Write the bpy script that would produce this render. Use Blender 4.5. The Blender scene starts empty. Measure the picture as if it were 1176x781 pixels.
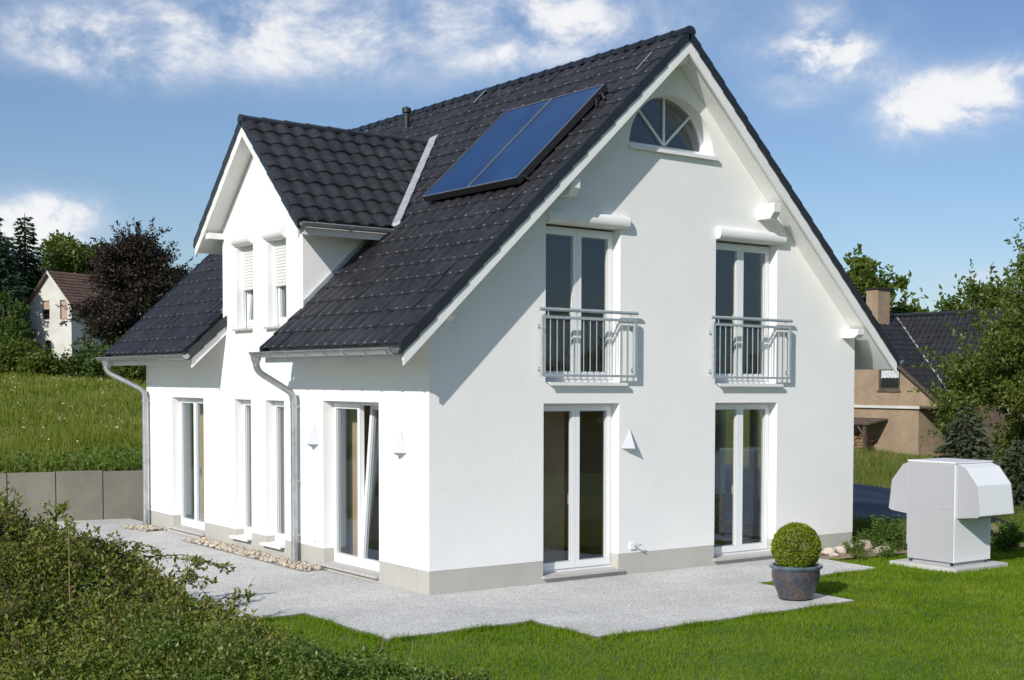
import bpy, bmesh, math, random
import numpy as np
from mathutils import Vector, Matrix
from mathutils.geometry import tessellate_polygon

random.seed(7)
RNG = np.random.default_rng(11)
scene = bpy.context.scene
COL = scene.collection
R = math.radians

# ------------------------------------------------------------------ camera
CAM = np.array([-8.98087, -15.99338, 2.83071])
YAW, PITCH, ROLL = 0.69899, -0.04293, 0.00700
FOC, PX, PY_ = 1561.83, 788.59, 508.76


def cam_axes():
    s, c = math.sin(YAW), math.cos(YAW)
    sp, cp = math.sin(PITCH), math.cos(PITCH)
    fw = np.array([s * cp, c * cp, sp])
    rt = np.array([c, -s, 0.0])
    up = np.cross(rt, fw)
    cr, sr = math.cos(ROLL), math.sin(ROLL)
    return fw, rt * cr + up * sr, up * cr - rt * sr


FW, RT, UP = cam_axes()


def at(u, v, dep):
    return CAM + (FW + RT * (u - PX) / FOC + UP * (PY_ - v) / FOC) * dep


def add_camera():
    cd = bpy.data.cameras.new("camera")
    cd.sensor_fit = 'HORIZONTAL'
    cd.sensor_width = 36.0
    cd.lens = FOC / 1176.0 * 36.0
    cd.shift_x = (588.0 - PX) / 1176.0
    cd.shift_y = (PY_ - 390.5) / 1176.0
    cd.clip_start = 0.1
    cd.clip_end = 3000
    o = bpy.data.objects.new("camera", cd)
    m = Matrix(((RT[0], UP[0], -FW[0], CAM[0]), (RT[1], UP[1], -FW[1], CAM[1]), (RT[2], UP[2], -FW[2], CAM[2]), (0, 0, 0, 1)))
    o.matrix_world = m
    COL.objects.link(o)
    scene.camera = o


add_camera()

# ------------------------------------------------------------------ materials
MATS = {}


def new_mat(name):
    m = bpy.data.materials.new(name)
    m.use_nodes = True
    nt = m.node_tree
    nt.nodes.clear()
    out = nt.nodes.new('ShaderNodeOutputMaterial')
    MATS[name] = m
    return m, nt, out


def noise_node(nt, scale, detail=4.0, rough=0.6, vec=None):
    n = nt.nodes.new('ShaderNodeTexNoise')
    n.inputs['Scale'].default_value = scale
    n.inputs['Detail'].default_value = detail
    n.inputs['Roughness'].default_value = rough
    if vec is None:
        g = nt.nodes.new('ShaderNodeNewGeometry')
        vec = g.outputs['Position']
    nt.links.new(vec, n.inputs['Vector'])
    return n


def ramp(nt, fac, stops):
    r = nt.nodes.new('ShaderNodeValToRGB')
    e = r.color_ramp.elements
    while len(e) > 1:
        e.remove(e[0])
    e[0].position = stops[0][0]
    e[0].color = (*stops[0][1], 1)
    for p, c in stops[1:]:
        q = e.new(p)
        q.color = (*c, 1)
    nt.links.new(fac, r.inputs['Fac'])
    return r


def mix_col(nt, fac, a, b, mode='MIX'):
    m = nt.nodes.new('ShaderNodeMix')
    m.data_type = 'RGBA'
    m.blend_type = mode
    for sock, val in (('Factor', fac), ('A', a), ('B', b)):
        i = [x for x in m.inputs if x.name == sock and (x.type == 'RGBA' or (sock == 'Factor' and x.type == 'VALUE'))][0]
        if isinstance(val, (int, float)):
            i.default_value = val
        elif isinstance(val, tuple):
            i.default_value = (*val, 1)
        else:
            nt.links.new(val, i)
    return [x for x in m.outputs if x.type == 'RGBA'][0]


def surf(name, c1, c2=None, scale=4.0, rough=0.6, bump=0.0, bscale=60.0, metallic=0.0, spec=0.5, fine=None, coat=0.0, detail=4.0, lo=.35, hi=.65):
    """Principled surface whose colour wanders between c1 and c2, with an optional fine second variation and bump."""
    m, nt, out = new_mat(name)
    p = nt.nodes.new('ShaderNodeBsdfPrincipled')
    p.inputs['Roughness'].default_value = rough
    p.inputs['Metallic'].default_value = metallic
    p.inputs['Specular IOR Level'].default_value = spec
    p.inputs['Coat Weight'].default_value = coat
    p.inputs['Coat Roughness'].default_value = 0.1
    if c2 is None:
        c2 = tuple(x * 0.92 for x in c1)
    n = noise_node(nt, scale, detail)
    col = ramp(nt, n.outputs['Fac'], [(lo, c1), (hi, c2)]).outputs['Color']
    if fine:
        fs, fa = fine
        n2 = noise_node(nt, fs, 2.0)
        r2 = ramp(nt, n2.outputs['Fac'], [(.3, (1 - fa,) * 3), (.7, (1 + fa,) * 3)])
        col = mix_col(nt, 1.0, col, r2.outputs['Color'], 'MULTIPLY')
    nt.links.new(col, p.inputs['Base Color'])
    if bump:
        b = nt.nodes.new('ShaderNodeBump')
        b.inputs['Strength'].default_value = bump
        b.inputs['Distance'].default_value = 0.01
        n3 = noise_node(nt, bscale, 3.0)
        nt.links.new(n3.outputs['Fac'], b.inputs['Height'])
        nt.links.new(b.outputs['Normal'], p.inputs['Normal'])
    nt.links.new(p.outputs['BSDF'], out.inputs['Surface'])
    return m


def leaf_mat(name, cols, scale=3.0, transl=0.3, rough=0.45, spec=0.35, fine=14.0):
    """Leaf tissue: natural hue differences from leaf clump to leaf clump, some light passing through."""
    m, nt, out = new_mat(name)
    p = nt.nodes.new('ShaderNodeBsdfPrincipled')
    p.inputs['Roughness'].default_value = rough
    p.inputs['Specular IOR Level'].default_value = spec
    n = noise_node(nt, scale, 2.0)
    n2 = noise_node(nt, fine, 1.0)
    a = nt.nodes.new('ShaderNodeMath')
    a.operation = 'MULTIPLY_ADD'
    nt.links.new(n.outputs['Fac'], a.inputs[0])
    a.inputs[1].default_value = 0.5
    b = nt.nodes.new('ShaderNodeMath')
    b.operation = 'MULTIPLY'
    nt.links.new(n2.outputs['Fac'], b.inputs[0])
    b.inputs[1].default_value = 0.5
    nt.links.new(b.outputs[0], a.inputs[2])
    k = len(cols)
    r = ramp(nt, a.outputs[0], [(.32 + .36 * i / max(1, k - 1), c) for i, c in enumerate(cols)])
    nt.links.new(r.outputs['Color'], p.inputs['Base Color'])
    t = nt.nodes.new('ShaderNodeBsdfTranslucent')
    br = mix_col(nt, 1.0, r.outputs['Color'], (1.3, 1.45, .7), 'MULTIPLY')
    nt.links.new(br, t.inputs['Color'])
    mx = nt.nodes.new('ShaderNodeMixShader')
    mx.inputs['Fac'].default_value = transl
    nt.links.new(p.outputs['BSDF'], mx.inputs[1])
    nt.links.new(t.outputs['BSDF'], mx.inputs[2])
    nt.links.new(mx.outputs['Shader'], out.inputs['Surface'])
    return m


def glass_mat(name, tint, refl=0.05):
    m, nt, out = new_mat(name)
    t = nt.nodes.new('ShaderNodeBsdfTransparent')
    t.inputs['Color'].default_value = (*tint, 1)
    g = nt.nodes.new('ShaderNodeBsdfGlossy')
    g.inputs['Roughness'].default_value = 0.0
    g.inputs['Color'].default_value = (.60, .78, 1, 1)
    f = nt.nodes.new('ShaderNodeLayerWeight')
    f.inputs['Blend'].default_value = .5
    pw = nt.nodes.new('ShaderNodeMath')
    pw.operation = 'POWER'
    nt.links.new(f.outputs['Facing'], pw.inputs[0])
    pw.inputs[1].default_value = 5.0
    a = nt.nodes.new('ShaderNodeMath')
    a.operation = 'MULTIPLY_ADD'
    a.use_clamp = True
    nt.links.new(pw.outputs[0], a.inputs[0])
    a.inputs[1].default_value = 1 - refl
    a.inputs[2].default_value = refl
    mx = nt.nodes.new('ShaderNodeMixShader')
    nt.links.new(a.outputs[0], mx.inputs['Fac'])
    nt.links.new(t.outputs['BSDF'], mx.inputs[1])
    nt.links.new(g.outputs['BSDF'], mx.inputs[2])
    nt.links.new(mx.outputs['Shader'], out.inputs['Surface'])
    return m


def brick_mat(name, c1, c2, mortar, axes='yz', bw=.24, bh=.075, rough=.85):
    m, nt, out = new_mat(name)
    p = nt.nodes.new('ShaderNodeBsdfPrincipled')
    p.inputs['Roughness'].default_value = rough
    g = nt.nodes.new('ShaderNodeNewGeometry')
    s = nt.nodes.new('ShaderNodeSeparateXYZ')
    nt.links.new(g.outputs['Position'], s.inputs[0])
    ad = nt.nodes.new('ShaderNodeMath')
    ad.operation = 'ADD'
    nt.links.new(s.outputs['X'], ad.inputs[0])
    nt.links.new(s.outputs['Y'], ad.inputs[1])
    c = nt.nodes.new('ShaderNodeCombineXYZ')
    nt.links.new(ad.outputs[0], c.inputs['X'])
    nt.links.new(s.outputs['Z'], c.inputs['Y'])
    b = nt.nodes.new('ShaderNodeTexBrick')
    b.inputs['Scale'].default_value = 1.0
    b.inputs['Brick Width'].default_value = bw
    b.inputs['Row Height'].default_value = bh
    b.inputs['Mortar Size'].default_value = 0.008
    b.inputs['Color1'].default_value = (*c1, 1)
    b.inputs['Color2'].default_value = (*c2, 1)
    b.inputs['Mortar'].default_value = (*mortar, 1)
    nt.links.new(c.outputs[0], b.inputs['Vector'])
    n = noise_node(nt, 1.3, 5)
    r = ramp(nt, n.outputs['Fac'], [(.3, (.82, .82, .82)), (.7, (1.1, 1.1, 1.1))])
    nt.links.new(mix_col(nt, 1.0, b.outputs['Color'], r.outputs['Color'], 'MULTIPLY'), p.inputs['Base Color'])
    nt.links.new(p.outputs['BSDF'], out.inputs['Surface'])
    return m


def terrace_mat():
    m, nt, out = new_mat('terrace_stone')
    p = nt.nodes.new('ShaderNodeBsdfPrincipled')
    p.inputs['Roughness'].default_value = .8
    g = nt.nodes.new('ShaderNodeNewGeometry')
    v = nt.nodes.new('ShaderNodeTexVoronoi')
    v.inputs['Scale'].default_value = 75
    nt.links.new(g.outputs['Position'], v.inputs['Vector'])
    sp = ramp(nt, v.outputs['Color'], [(.1, (.30, .30, .295)), (.45, (.54, .54, .525)), (.9, (.76, .76, .73))])
    n = noise_node(nt, .8, 6)
    r = ramp(nt, n.outputs['Fac'], [(.3, (.84, .84, .85)), (.7, (1.08, 1.07, 1.06))])
    col = mix_col(nt, 1.0, sp.outputs['Color'], r.outputs['Color'], 'MULTIPLY')
    b = nt.nodes.new('ShaderNodeTexBrick')
    b.inputs['Scale'].default_value = 1
    b.inputs['Brick Width'].default_value = .8
    b.inputs['Row Height'].default_value = .4
    b.inputs['Mortar Size'].default_value = .004
    b.offset = 0.5
    b.inputs['Color1'].default_value = (1, 1, 1, 1)
    b.inputs['Color2'].default_value = (.93, .93, .94, 1)
    b.inputs['Mortar'].default_value = (.72, .71, .7, 1)
    nt.links.new(g.outputs['Position'], b.inputs['Vector'])
    col = mix_col(nt, 1.0, col, b.outputs['Color'], 'MULTIPLY')
    nt.links.new(col, p.inputs['Base Color'])
    bp = nt.nodes.new('ShaderNodeBump')
    bp.inputs['Strength'].default_value = .35
    bp.inputs['Distance'].default_value = .01
    nt.links.new(v.outputs['Distance'], bp.inputs['Height'])
    nt.links.new(bp.outputs['Normal'], p.inputs['Normal'])
    nt.links.new(p.outputs['BSDF'], out.inputs['Surface'])
    return m


M = dict(
    stucco=surf('white_stucco', (.845, .84, .825), (.79, .79, .78), .45, .9, .6, 55, spec=.2, fine=(34, .022), detail=7),
    plinth=surf('grey_plinth', (.47, .46, .42), (.42, .41, .375), 1.2, .9, .3, 90, spec=.2),
    white=surf('white_boards', (.80, .80, .79), (.74, .74, .73), 2.0, .5),
    pvc=surf('white_frame', (.80, .81, .82), (.77, .78, .79), 1.0, .3),
    seal=surf('dark_seal', (.03, .03, .03), None, 1, .6),
    nose=surf('glint_tile_nose', (.13, .127, .12), (.06, .06, .058), 6, .5),  # paler grey that paints sun glints on the tile noses
    tile=surf('anthracite_tile', (.026, .026, .031), (.014, .014, .0175), 2.2, .46, .25, 120, spec=.35, fine=(11, .35)),
    cap=surf('anthracite_ridge', (.016, .018, .023), (.011, .012, .015), 2.2, .3, .1, 100, spec=.7, fine=(9, .25)),
    zinc=surf('zinc_metal', (.52, .54, .55), (.38, .40, .42), 5, .42, .05, 40, metallic=.75),
    lead=surf('lead_flashing', (.46, .48, .51), (.34, .36, .39), 9, .5, .3, 40, metallic=.3),
    steel=surf('galvanised_steel', (.46, .50, .53), (.38, .42, .45), 14, .5, metallic=.35),
    glass=glass_mat('window_glass', (.93, .91, .86), .075),
    farglass=surf('dark_glass', (.02, .022, .025), None, 1, .08, spec=.8),
    collector=surf('collector_glass', (.014, .048, .138), (.009, .032, .105), 1.1, .05, spec=.45),
    black=surf('black_metal', (.02, .02, .022), None, 3, .45),
    alu=surf('aluminium_edge', (.45, .45, .46), None, 3, .35, metallic=.8),
    shutter=surf('shutter_slats', (.72, .72, .70), None, 2, .5),
    stonesill=surf('stone_sill', (.50, .48, .455), (.42, .40, .38), 14, .6, fine=(120, .12)),
    terrace=terrace_mat(),
    kerb=surf('terrace_edge', (.22, .22, .22), (.16, .16, .16), 8, .85, .3, 40),
    concrete=surf('grey_concrete', (.225, .210, .172), (.180, .167, .138), 1.6, .9, .3, 40, fine=(30, .08)),
    slab=surf('pale_concrete', (.50, .50, .48), (.42, .42, .40), 3, .9, .3, 40),
    hp=surf('white_paint', (.76, .775, .79), (.74, .755, .77), .8, .35, coat=.15),
    hpfront=surf('grey_paint_and_shade', (.385, .39, .415), (.37, .375, .40), .8, .4),  # darker grey paints dimmer light on the left faces; also the base frame
    hpgrey=surf('grey_paint', (.42, .43, .45), None, 1, .5),
    lamp=surf('lamp_metal', (.50, .525, .565), (.48, .505, .545), 3, .5, spec=.15),
    glaze=surf('blue_brown_glaze', (.040, .055, .080), (.085, .062, .052), 5.5, .36, .1, 18, spec=.45, fine=(22, .35), coat=.0),
    rim=surf('blue_glaze', (.10, .15, .19), (.06, .08, .11), 9, .25, coat=.4),
    soil=surf('dark_soil', (.05, .035, .022), (.03, .02, .014), 20, .95, .6, 40),
    wood=surf('brown_floor', (.30, .15, .075), (.20, .095, .045), 3, .45),
    inner=surf('room_paint', (.70, .58, .42), (.66, .54, .39), .6, .9),
    ceil=surf('room_ceiling', (.6, .58, .54), None, .6, .9),
    cloth=surf('dark_upholstery', (.03, .035, .03), (.05, .045, .035), 5, .9),
    curtain=surf('beige_curtain', (.62, .54, .44), (.55, .48, .39), 3, .9),
    oak=surf('pale_wood', (.42, .25, .11), (.32, .18, .08), 6, .5),
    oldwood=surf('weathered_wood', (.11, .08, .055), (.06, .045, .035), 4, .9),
    logs=surf('log_wood', (.30, .19, .10), (.18, .11, .06), 9, .9),
    pebble=surf('beige_pebble', (.52, .44, .33), (.34, .30, .26), 16, .7, fine=(9, .35)),
    rock=surf('pale_rock', (.58, .50, .40), (.42, .36, .30), 4, .85, .5, 20),
    tarp=surf('black_sheet', (.008, .012, .024), (.016, .022, .036), 1.5, .42, .5, 5, spec=.4),
    hose=surf('yellow_hose', (.35, .28, .06), None, 3, .5),
    cane=surf('dry_cane', (.26, .17, .09), None, 3, .7),
    bark=surf('bark', (.075, .055, .04), (.045, .033, .025), 5, .95, .8, 18),
    twig=surf('brown_twig', (.10, .06, .035), (.07, .04, .025), 9, .9),
    lawn=surf('lawn_soil', (.085, .135, .012), (.060, .095, .010), 1.2, .95, .5, 30, fine=(40, .35)),
    field=surf('field_soil', (.080, .128, .022), (.105, .125, .035), .35, .95, .5, 12, fine=(14, .35)),
    dirt=surf('bare_soil', (.30, .23, .16), (.20, .15, .10), 2, .95, .5, 30),
    hillsoil=surf('meadow_soil', (.080, .125, .028), (.12, .14, .045), .25, .95, .6, 9, fine=(6, .35)),
    blade=leaf_mat('lawn_blade', [(.062, .135, .006), (.120, .205, .008), (.165, .245, .012), (.25, .275, .045)], .9, .35, .5, .14, 17),
    tall=leaf_mat('tall_grass', [(.095, .145, .014), (.165, .200, .028), (.27, .245, .08)], .5, .35, .55, .12, 5),
    dry=leaf_mat('dry_grass', [(.070, .125, .014), (.125, .165, .030), (.27, .21, .10)], .3, .3, .6, .2, 3),
    petal=surf('white_petal', (.75, .75, .66), (.65, .65, .5), 2, .8),
    weed=leaf_mat('weed_leaf', [(.055, .110, .018), (.105, .170, .030), (.17, .215, .055)], 1.2, .3, .5, .3, 7),
    box=leaf_mat('box_leaf', [(.110, .160, .012), (.195, .250, .018), (.30, .33, .036)], 8, .3, .4, .4, 40),
    bush=leaf_mat('bush_leaf', [(.034, .058, .009), (.078, .112, .015), (.138, .176, .024), (.20, .215, .042), (.20, .135, .058)], 2.2, .25, .42, .30, 26),
    shoot=leaf_mat('shoot_leaf', [(.060, .090, .012), (.125, .165, .020), (.20, .215, .045), (.21, .135, .06)], 3.0, .3, .42, .32, 25),
    cover=leaf_mat('cover_leaf', [(.045, .085, .012), (.095, .145, .018), (.17, .18, .038)], 2.2, .25, .4, .4, 16),
    decid=leaf_mat('green_leaf', [(.048, .082, .011), (.088, .128, .018), (.145, .17, .030)], .55, .35, .45, .35, 3),
    fruit=leaf_mat('fruit_leaf', [(.050, .086, .012), (.095, .135, .020), (.16, .185, .038)], .7, .35, .42, .4, 4),
    copper=leaf_mat('copper_leaf', [(.016, .013, .010), (.030, .021, .015), (.050, .050, .020)], .5, .2, .45, .35, 3),
    spruce=leaf_mat('spruce_needles', [(.014, .032, .016), (.026, .050, .024), (.040, .065, .028)], .6, .1, .6, .2, 4),
    blue=leaf_mat('blue_spruce_needles', [(.024, .042, .018), (.050, .074, .036), (.080, .10, .058)], .8, .1, .6, .2, 5),
    hedge=leaf_mat('hedge_leaf', [(.035, .066, .014), (.060, .100, .018), (.125, .150, .025)], .4, .3, .45, .35, 3),
    brick=brick_mat('tan_brick', (.335, .235, .15), (.285, .20, .13), (.31, .26, .19)),
    oldtile=surf('red_brown_tile', (.15, .085, .060), (.095, .058, .045), 1.6, .8, fine=(5, .3)),
    render=surf('old_white_render', (.62, .61, .58), (.50, .49, .46), .5, .9),
    pink=surf('closed_shutter', (.42, .29, .235), None, 2, .7),
    lace=surf('lace_curtain', (.62, .66, .68), (.40, .44, .48), 9, .9),
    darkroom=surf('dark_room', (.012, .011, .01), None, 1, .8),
    badge=surf('badge_print', (.25, .26, .30), None, 1, .5),
)

# ------------------------------------------------------------------ object helpers
WORLD = {}


def tag(o, label=None, cat=None, group=None, kind=None):
    if label:
        o['label'] = label
    if cat:
        o['category'] = cat
    if group:
        o['group'] = group
    if kind:
        o['kind'] = kind
    return o


def empty(name, loc, label=None, cat=None, group=None):
    o = bpy.data.objects.new(name, None)
    o.empty_display_size = .2
    o.location = loc
    COL.objects.link(o)
    WORLD[o] = np.array(loc, float)
    return tag(o, label, cat, group)


def link(me, name, mat, parent, loc=(0, 0, 0)):
    o = bpy.data.objects.new(name, me)
    COL.objects.link(o)
    if mat is not None:
        for m in (mat if isinstance(mat, (list, tuple)) else [mat]):
            me.materials.append(m)
    base = np.zeros(3)
    if parent is not None:
        o.parent = parent
        base = WORLD[parent]
    o.location = np.array(loc, float) - base
    WORLD[o] = np.array(loc, float)
    return o


def fast(name, V, F, mat, parent=None, smooth=False, loc=None):
    """V (n,3) world points, F (m,k) indices, all faces with k corners."""
    V = np.asarray(V, np.float32)
    F = np.asarray(F, np.int32)
    if loc is None:
        loc = WORLD[parent] if parent is not None else np.zeros(3)
    V = V - np.asarray(loc, np.float32)
    me = bpy.data.meshes.new(name)
    k = F.shape[1]
    me.vertices.add(len(V))
    me.vertices.foreach_set('co', V.ravel())
    me.loops.add(F.size)
    me.loops.foreach_set('vertex_index', F.ravel())
    me.polygons.add(len(F))
    me.polygons.foreach_set('loop_start', np.arange(0, F.size, k, dtype=np.int32))
    me.polygons.foreach_set('loop_total', np.full(len(F), k, np.int32))
    me.polygons.foreach_set('use_smooth', np.full(len(F), smooth))
    me.update(calc_edges=True)
    return link(me, name, mat, parent, loc)


class MB:
    def __init__(s):
        s.v = []
        s.f = []

    def add(s, vs, fs):
        b = len(s.v)
        s.v += [tuple(map(float, p)) for p in vs]
        s.f += [tuple(b + i for i in f) for f in fs]
        return s

    def hexa(s, p):
        return s.add(p, [(0, 3, 2, 1), (4, 5, 6, 7), (0, 1, 5, 4), (1, 2, 6, 5), (2, 3, 7, 6), (3, 0, 4, 7)])

    def box(s, x0, x1, y0, y1, z0, z1):
        return s.hexa([(x0, y0, z0), (x1, y0, z0), (x1, y1, z0), (x0, y1, z0), (x0, y0, z1), (x1, y0, z1), (x1, y1, z1), (x0, y1, z1)])

    def fbox(s, Fm, a0, a1, b0, b1, c0, c1):
        return s.hexa([Fm(a0, b0, c0), Fm(a1, b0, c0), Fm(a1, b0, c1), Fm(a0, b0, c1), Fm(a0, b1, c0), Fm(a1, b1, c0), Fm(a1, b1, c1), Fm(a0, b1, c1)])

    def prism(s, poly, Fm, c0, c1, caps=True):
        """polygon (a,b) extruded between c0 and c1 through the map Fm"""
        n = len(poly)
        vs = [Fm(a, b, c0) for a, b in poly] + [Fm(a, b, c1) for a, b in poly]
        fs = [(i, (i + 1) % n, n + (i + 1) % n, n + i) for i in range(n)]
        if caps:
            fs += [tuple(range(n - 1, -1, -1)), tuple(range(n, 2 * n))]
        return s.add(vs, fs)

    def ring(s, Fm, a0, a1, b0, b1, w, c0, c1, wb=None):
        wb = w if wb is None else wb
        o = [(a0, b0), (a1, b0), (a1, b1), (a0, b1)]
        i = [(a0 + w, b0 + wb), (a1 - w, b0 + wb), (a1 - w, b1 - w), (a0 + w, b1 - w)]
        return s.loops(o, i, Fm, c0, c1)

    def loops(s, o, i, Fm, c0, c1):
        n = len(o)
        vs = [Fm(a, b, c0) for a, b in o] + [Fm(a, b, c0) for a, b in i] + [Fm(a, b, c1) for a, b in o] + [Fm(a, b, c1) for a, b in i]
        fs = []
        for k in range(n):
            j = (k + 1) % n
            fs += [(k, j, n + j, n + k), (2 * n + k, 3 * n + k, 3 * n + j, 2 * n + j), (k, 2 * n + k, 2 * n + j, j), (n + k, n + j, 3 * n + j, 3 * n + k)]
        return s.add(vs, fs)

    def tube(s, path, r, n=8, cap=True):
        P = [np.array(p, float) for p in path]
        rr = r if isinstance(r, (list, tuple)) else [r] * len(P)
        vs, fs = [], []
        ref = None
        for i, p in enumerate(P):
            t = (P[min(i + 1, len(P) - 1)] - P[max(i - 1, 0)])
            t = t / (np.linalg.norm(t) + 1e-9)
            if ref is None:
                ref = np.array([0, 0, 1.]) if abs(t[2]) < .9 else np.array([1., 0, 0])
            x = np.cross(t, ref)
            x /= np.linalg.norm(x) + 1e-9
            y = np.cross(x, t)
            ref = y
            for k in range(n):
                a = 2 * math.pi * k / n
                vs.append(p + (x * math.cos(a) + y * math.sin(a)) * rr[i])
        for i in range(len(P) - 1):
            for k in range(n):
                fs.append((i * n + k, i * n + (k + 1) % n, (i + 1) * n + (k + 1) % n, (i + 1) * n + k))
        if cap:
            fs += [tuple(range(n - 1, -1, -1)), tuple(range((len(P) - 1) * n, len(P) * n))]
        return s.add(vs, fs)

    def lathe(s, prof, cx, cy, n=32):
        vs, fs = [], []
        for r, z in prof:
            for k in range(n):
                a = 2 * math.pi * k / n
                vs.append((cx + r * math.cos(a), cy + r * math.sin(a), z))
        for i in range(len(prof) - 1):
            for k in range(n):
                fs.append((i * n + k, i * n + (k + 1) % n, (i + 1) * n + (k + 1) % n, (i + 1) * n + k))
        fs += [tuple(range(n - 1, -1, -1)), tuple(range((len(prof) - 1) * n, len(prof) * n))]
        return s.add(vs, fs)

    def build(s, name, mat, parent=None, smooth=False, bevel=0, recalc=True, loc=None):
        if loc is None:
            loc = WORLD[parent] if parent is not None else np.zeros(3)
        me = bpy.data.meshes.new(name)
        L = np.asarray(loc, float)
        me.from_pydata([tuple(np.array(p) - L) for p in s.v], [], s.f)
        bm = bmesh.new()
        bm.from_mesh(me)
        if recalc:
            bmesh.ops.recalc_face_normals(bm, faces=bm.faces)
        if bevel:
            bmesh.ops.bevel(bm, geom=list(bm.edges), offset=bevel, segments=1, affect='EDGES', clamp_overlap=True)
        for f in bm.faces:
            f.smooth = smooth
        bm.to_mesh(me)
        bm.free()
        if smooth:
            me.set_sharp_from_angle(angle=R(40))
        return link(me, name, mat, parent, loc)


def W_(a, b, c):      # identity map
    return (a, b, c)


def FG(a, b, c):      # gable wall: a = x, b = z, c = outwards
    return (a, -c, b)


def FL(a, b, c):      # long wall: a = y, b = z, c = outwards
    return (-c, a, b)


def XZ(a, b, c):      # cross section in x-z extruded along y
    return (a, c, b)


def YZ(a, b, c):      # cross section in y-z extruded along x
    return (c, a, b)


def wall(mb, outer, holes, Fm, c0, c1):
    """flat wall with openings: front, back and the reveals"""
    loops = [outer] + holes
    tri = tessellate_polygon([[Vector((a, b, 0)) for a, b in l] for l in loops])
    flat = [p for l in loops for p in l]
    n = len(flat)
    vs = [Fm(a, b, c1) for a, b in flat] + [Fm(a, b, c0) for a, b in flat]
    fs = []
    for t in tri:
        fs.append(tuple(t))
        fs.append(tuple(n + i for i in reversed(t)))
    k = 0
    for l in loops:
        m = len(l)
        for i in range(m):
            j = (i + 1) % m
            fs.append((k + i, k + j, n + k + j, n + k + i))
        k += m
    mb.add(vs, fs)


def rect(a0, a1, b0, b1):
    return [(a0, b0), (a1, b0), (a1, b1), (a0, b1)]


def tiles(name, parent, O, ua, us, nrm, length, slope, ncol, nrow, keep, amp=.03, npf=9, step=.022, mat=None, seed=1, nose_glint=False):
    """Interlocking pan tiles laid in rows: each row a rolled sheet whose nose lies over the row below."""
    rg = np.random.default_rng(seed)
    O, ua, us, nrm = (np.array(x, float) for x in (O, ua, us, nrm))
    per, gau = length / ncol, slope / nrow
    t = np.linspace(0, 1, npf)
    h = np.where(t < .74, amp * np.sin(np.pi * np.clip(t / .74, 0, 1)) ** .8, -.12 * amp * np.sin(np.pi * np.clip((t - .74) / .26, 0, 1)))
    V, F = [], []
    nb = 0
    for r in range(nrow):
        for c in range(ncol):
            cen = O + ua * (c + .5) * per + us * (r + .5) * gau
            if not keep(cen):
                continue
            j = rg.normal(0, .0025)
            jt = rg.normal(0, .004)
            base = O + ua * c * per + us * r * gau
            lines = [(-.014, step - .026 + j), (-.014, step - .010 + j), (-.006, step - .001 + j), (.012, step + .001 + j), (gau + .01, .001 + j * .3)]
            pts = []
            for (s_, z_) in lines:
                pts.append(base[None, :] + ua[None, :] * (t * per)[:, None] + us[None, :] * s_ + nrm[None, :] * (h + z_ + jt * (t - .5))[:, None])
            P = np.concatenate(pts)
            V.append(P)
            i = np.arange(npf - 1)
            for (l0, l1) in ((0, 1), (1, 2), (2, 3), (3, 4)):
                a = nb + l0 * npf + i
                b = nb + l1 * npf + i
                F.append(np.stack([a, a + 1, b + 1, b], 1))
            nb += 5 * npf
    FF = np.concatenate(F)
    o = fast(name, np.concatenate(V), FF, [mat or M['tile'], M['nose']] if nose_glint else (mat or M['tile']), parent, smooth=True)
    if nose_glint:      # sun glints painted as paler grey on the rounded roll noses
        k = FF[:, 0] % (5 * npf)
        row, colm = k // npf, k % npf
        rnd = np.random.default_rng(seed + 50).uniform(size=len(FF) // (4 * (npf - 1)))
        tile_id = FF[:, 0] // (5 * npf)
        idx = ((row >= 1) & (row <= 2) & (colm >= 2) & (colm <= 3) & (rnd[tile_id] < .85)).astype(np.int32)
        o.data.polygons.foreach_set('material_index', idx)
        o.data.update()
    return o


def rake(mb, P0, P1, out, n, h, th, lift=.025):
    """stepped verge tiles from eave P0 up to ridge P1"""
    P0, P1, out = np.array(P0, float), np.array(P1, float), np.array(out, float)
    d = (P1 - P0) / n
    up = np.array([0, 0, 1.])
    for i in range(n):
        a = P0 + d * i
        b = P0 + d * (i + 1.10 if i < n - 1 else i + 1)
        la, lb = up * lift, up * .002
        e = out * (.004 if i % 2 else 0)
        mb.hexa([a - up * h + la, a - up * h + la + out * th + e, b - up * h + lb + out * th + e, b - up * h + lb,
                 a + la, a + la + out * th + e, b + lb + out * th + e, b + lb])


def ridge_caps(mb, A, B, n, r=.088, lift=-.012):
    A, B = np.array(A, float), np.array(B, float)
    d = (B - A) / n
    t = d / np.linalg.norm(d)
    side = np.cross(t, [0, 0, 1.])
    side /= np.linalg.norm(side)
    up = np.cross(side, t)
    m = 9
    for i in range(n):
        rows = [(0.0, r + .012), (.10, r + .012), (.102, r + .006), (1.04, r - .006)]
        vs = []
        for (s_, rr) in rows:
            c = A + d * (i + s_)
            for k in range(m):
                a = math.pi * (-.12 + 1.24 * k / (m - 1))
                vs.append(c + side * math.cos(a) * rr + up * (math.sin(a) * rr * .85 - .03 + lift))
        fs = []
        for q in range(3):
            for k in range(m - 1):
                fs.append((q * m + k, q * m + k + 1, (q + 1) * m + k + 1, (q + 1) * m + k))
        fs.append(tuple(range(m)))
        fs.append(tuple(range(3 * m, 4 * m)))
        mb.add(vs, fs)


# ------------------------------------------------------------------ foliage helpers
def unit(v):
    return v / (np.linalg.norm(v, axis=-1, keepdims=True) + 1e-9)


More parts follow.
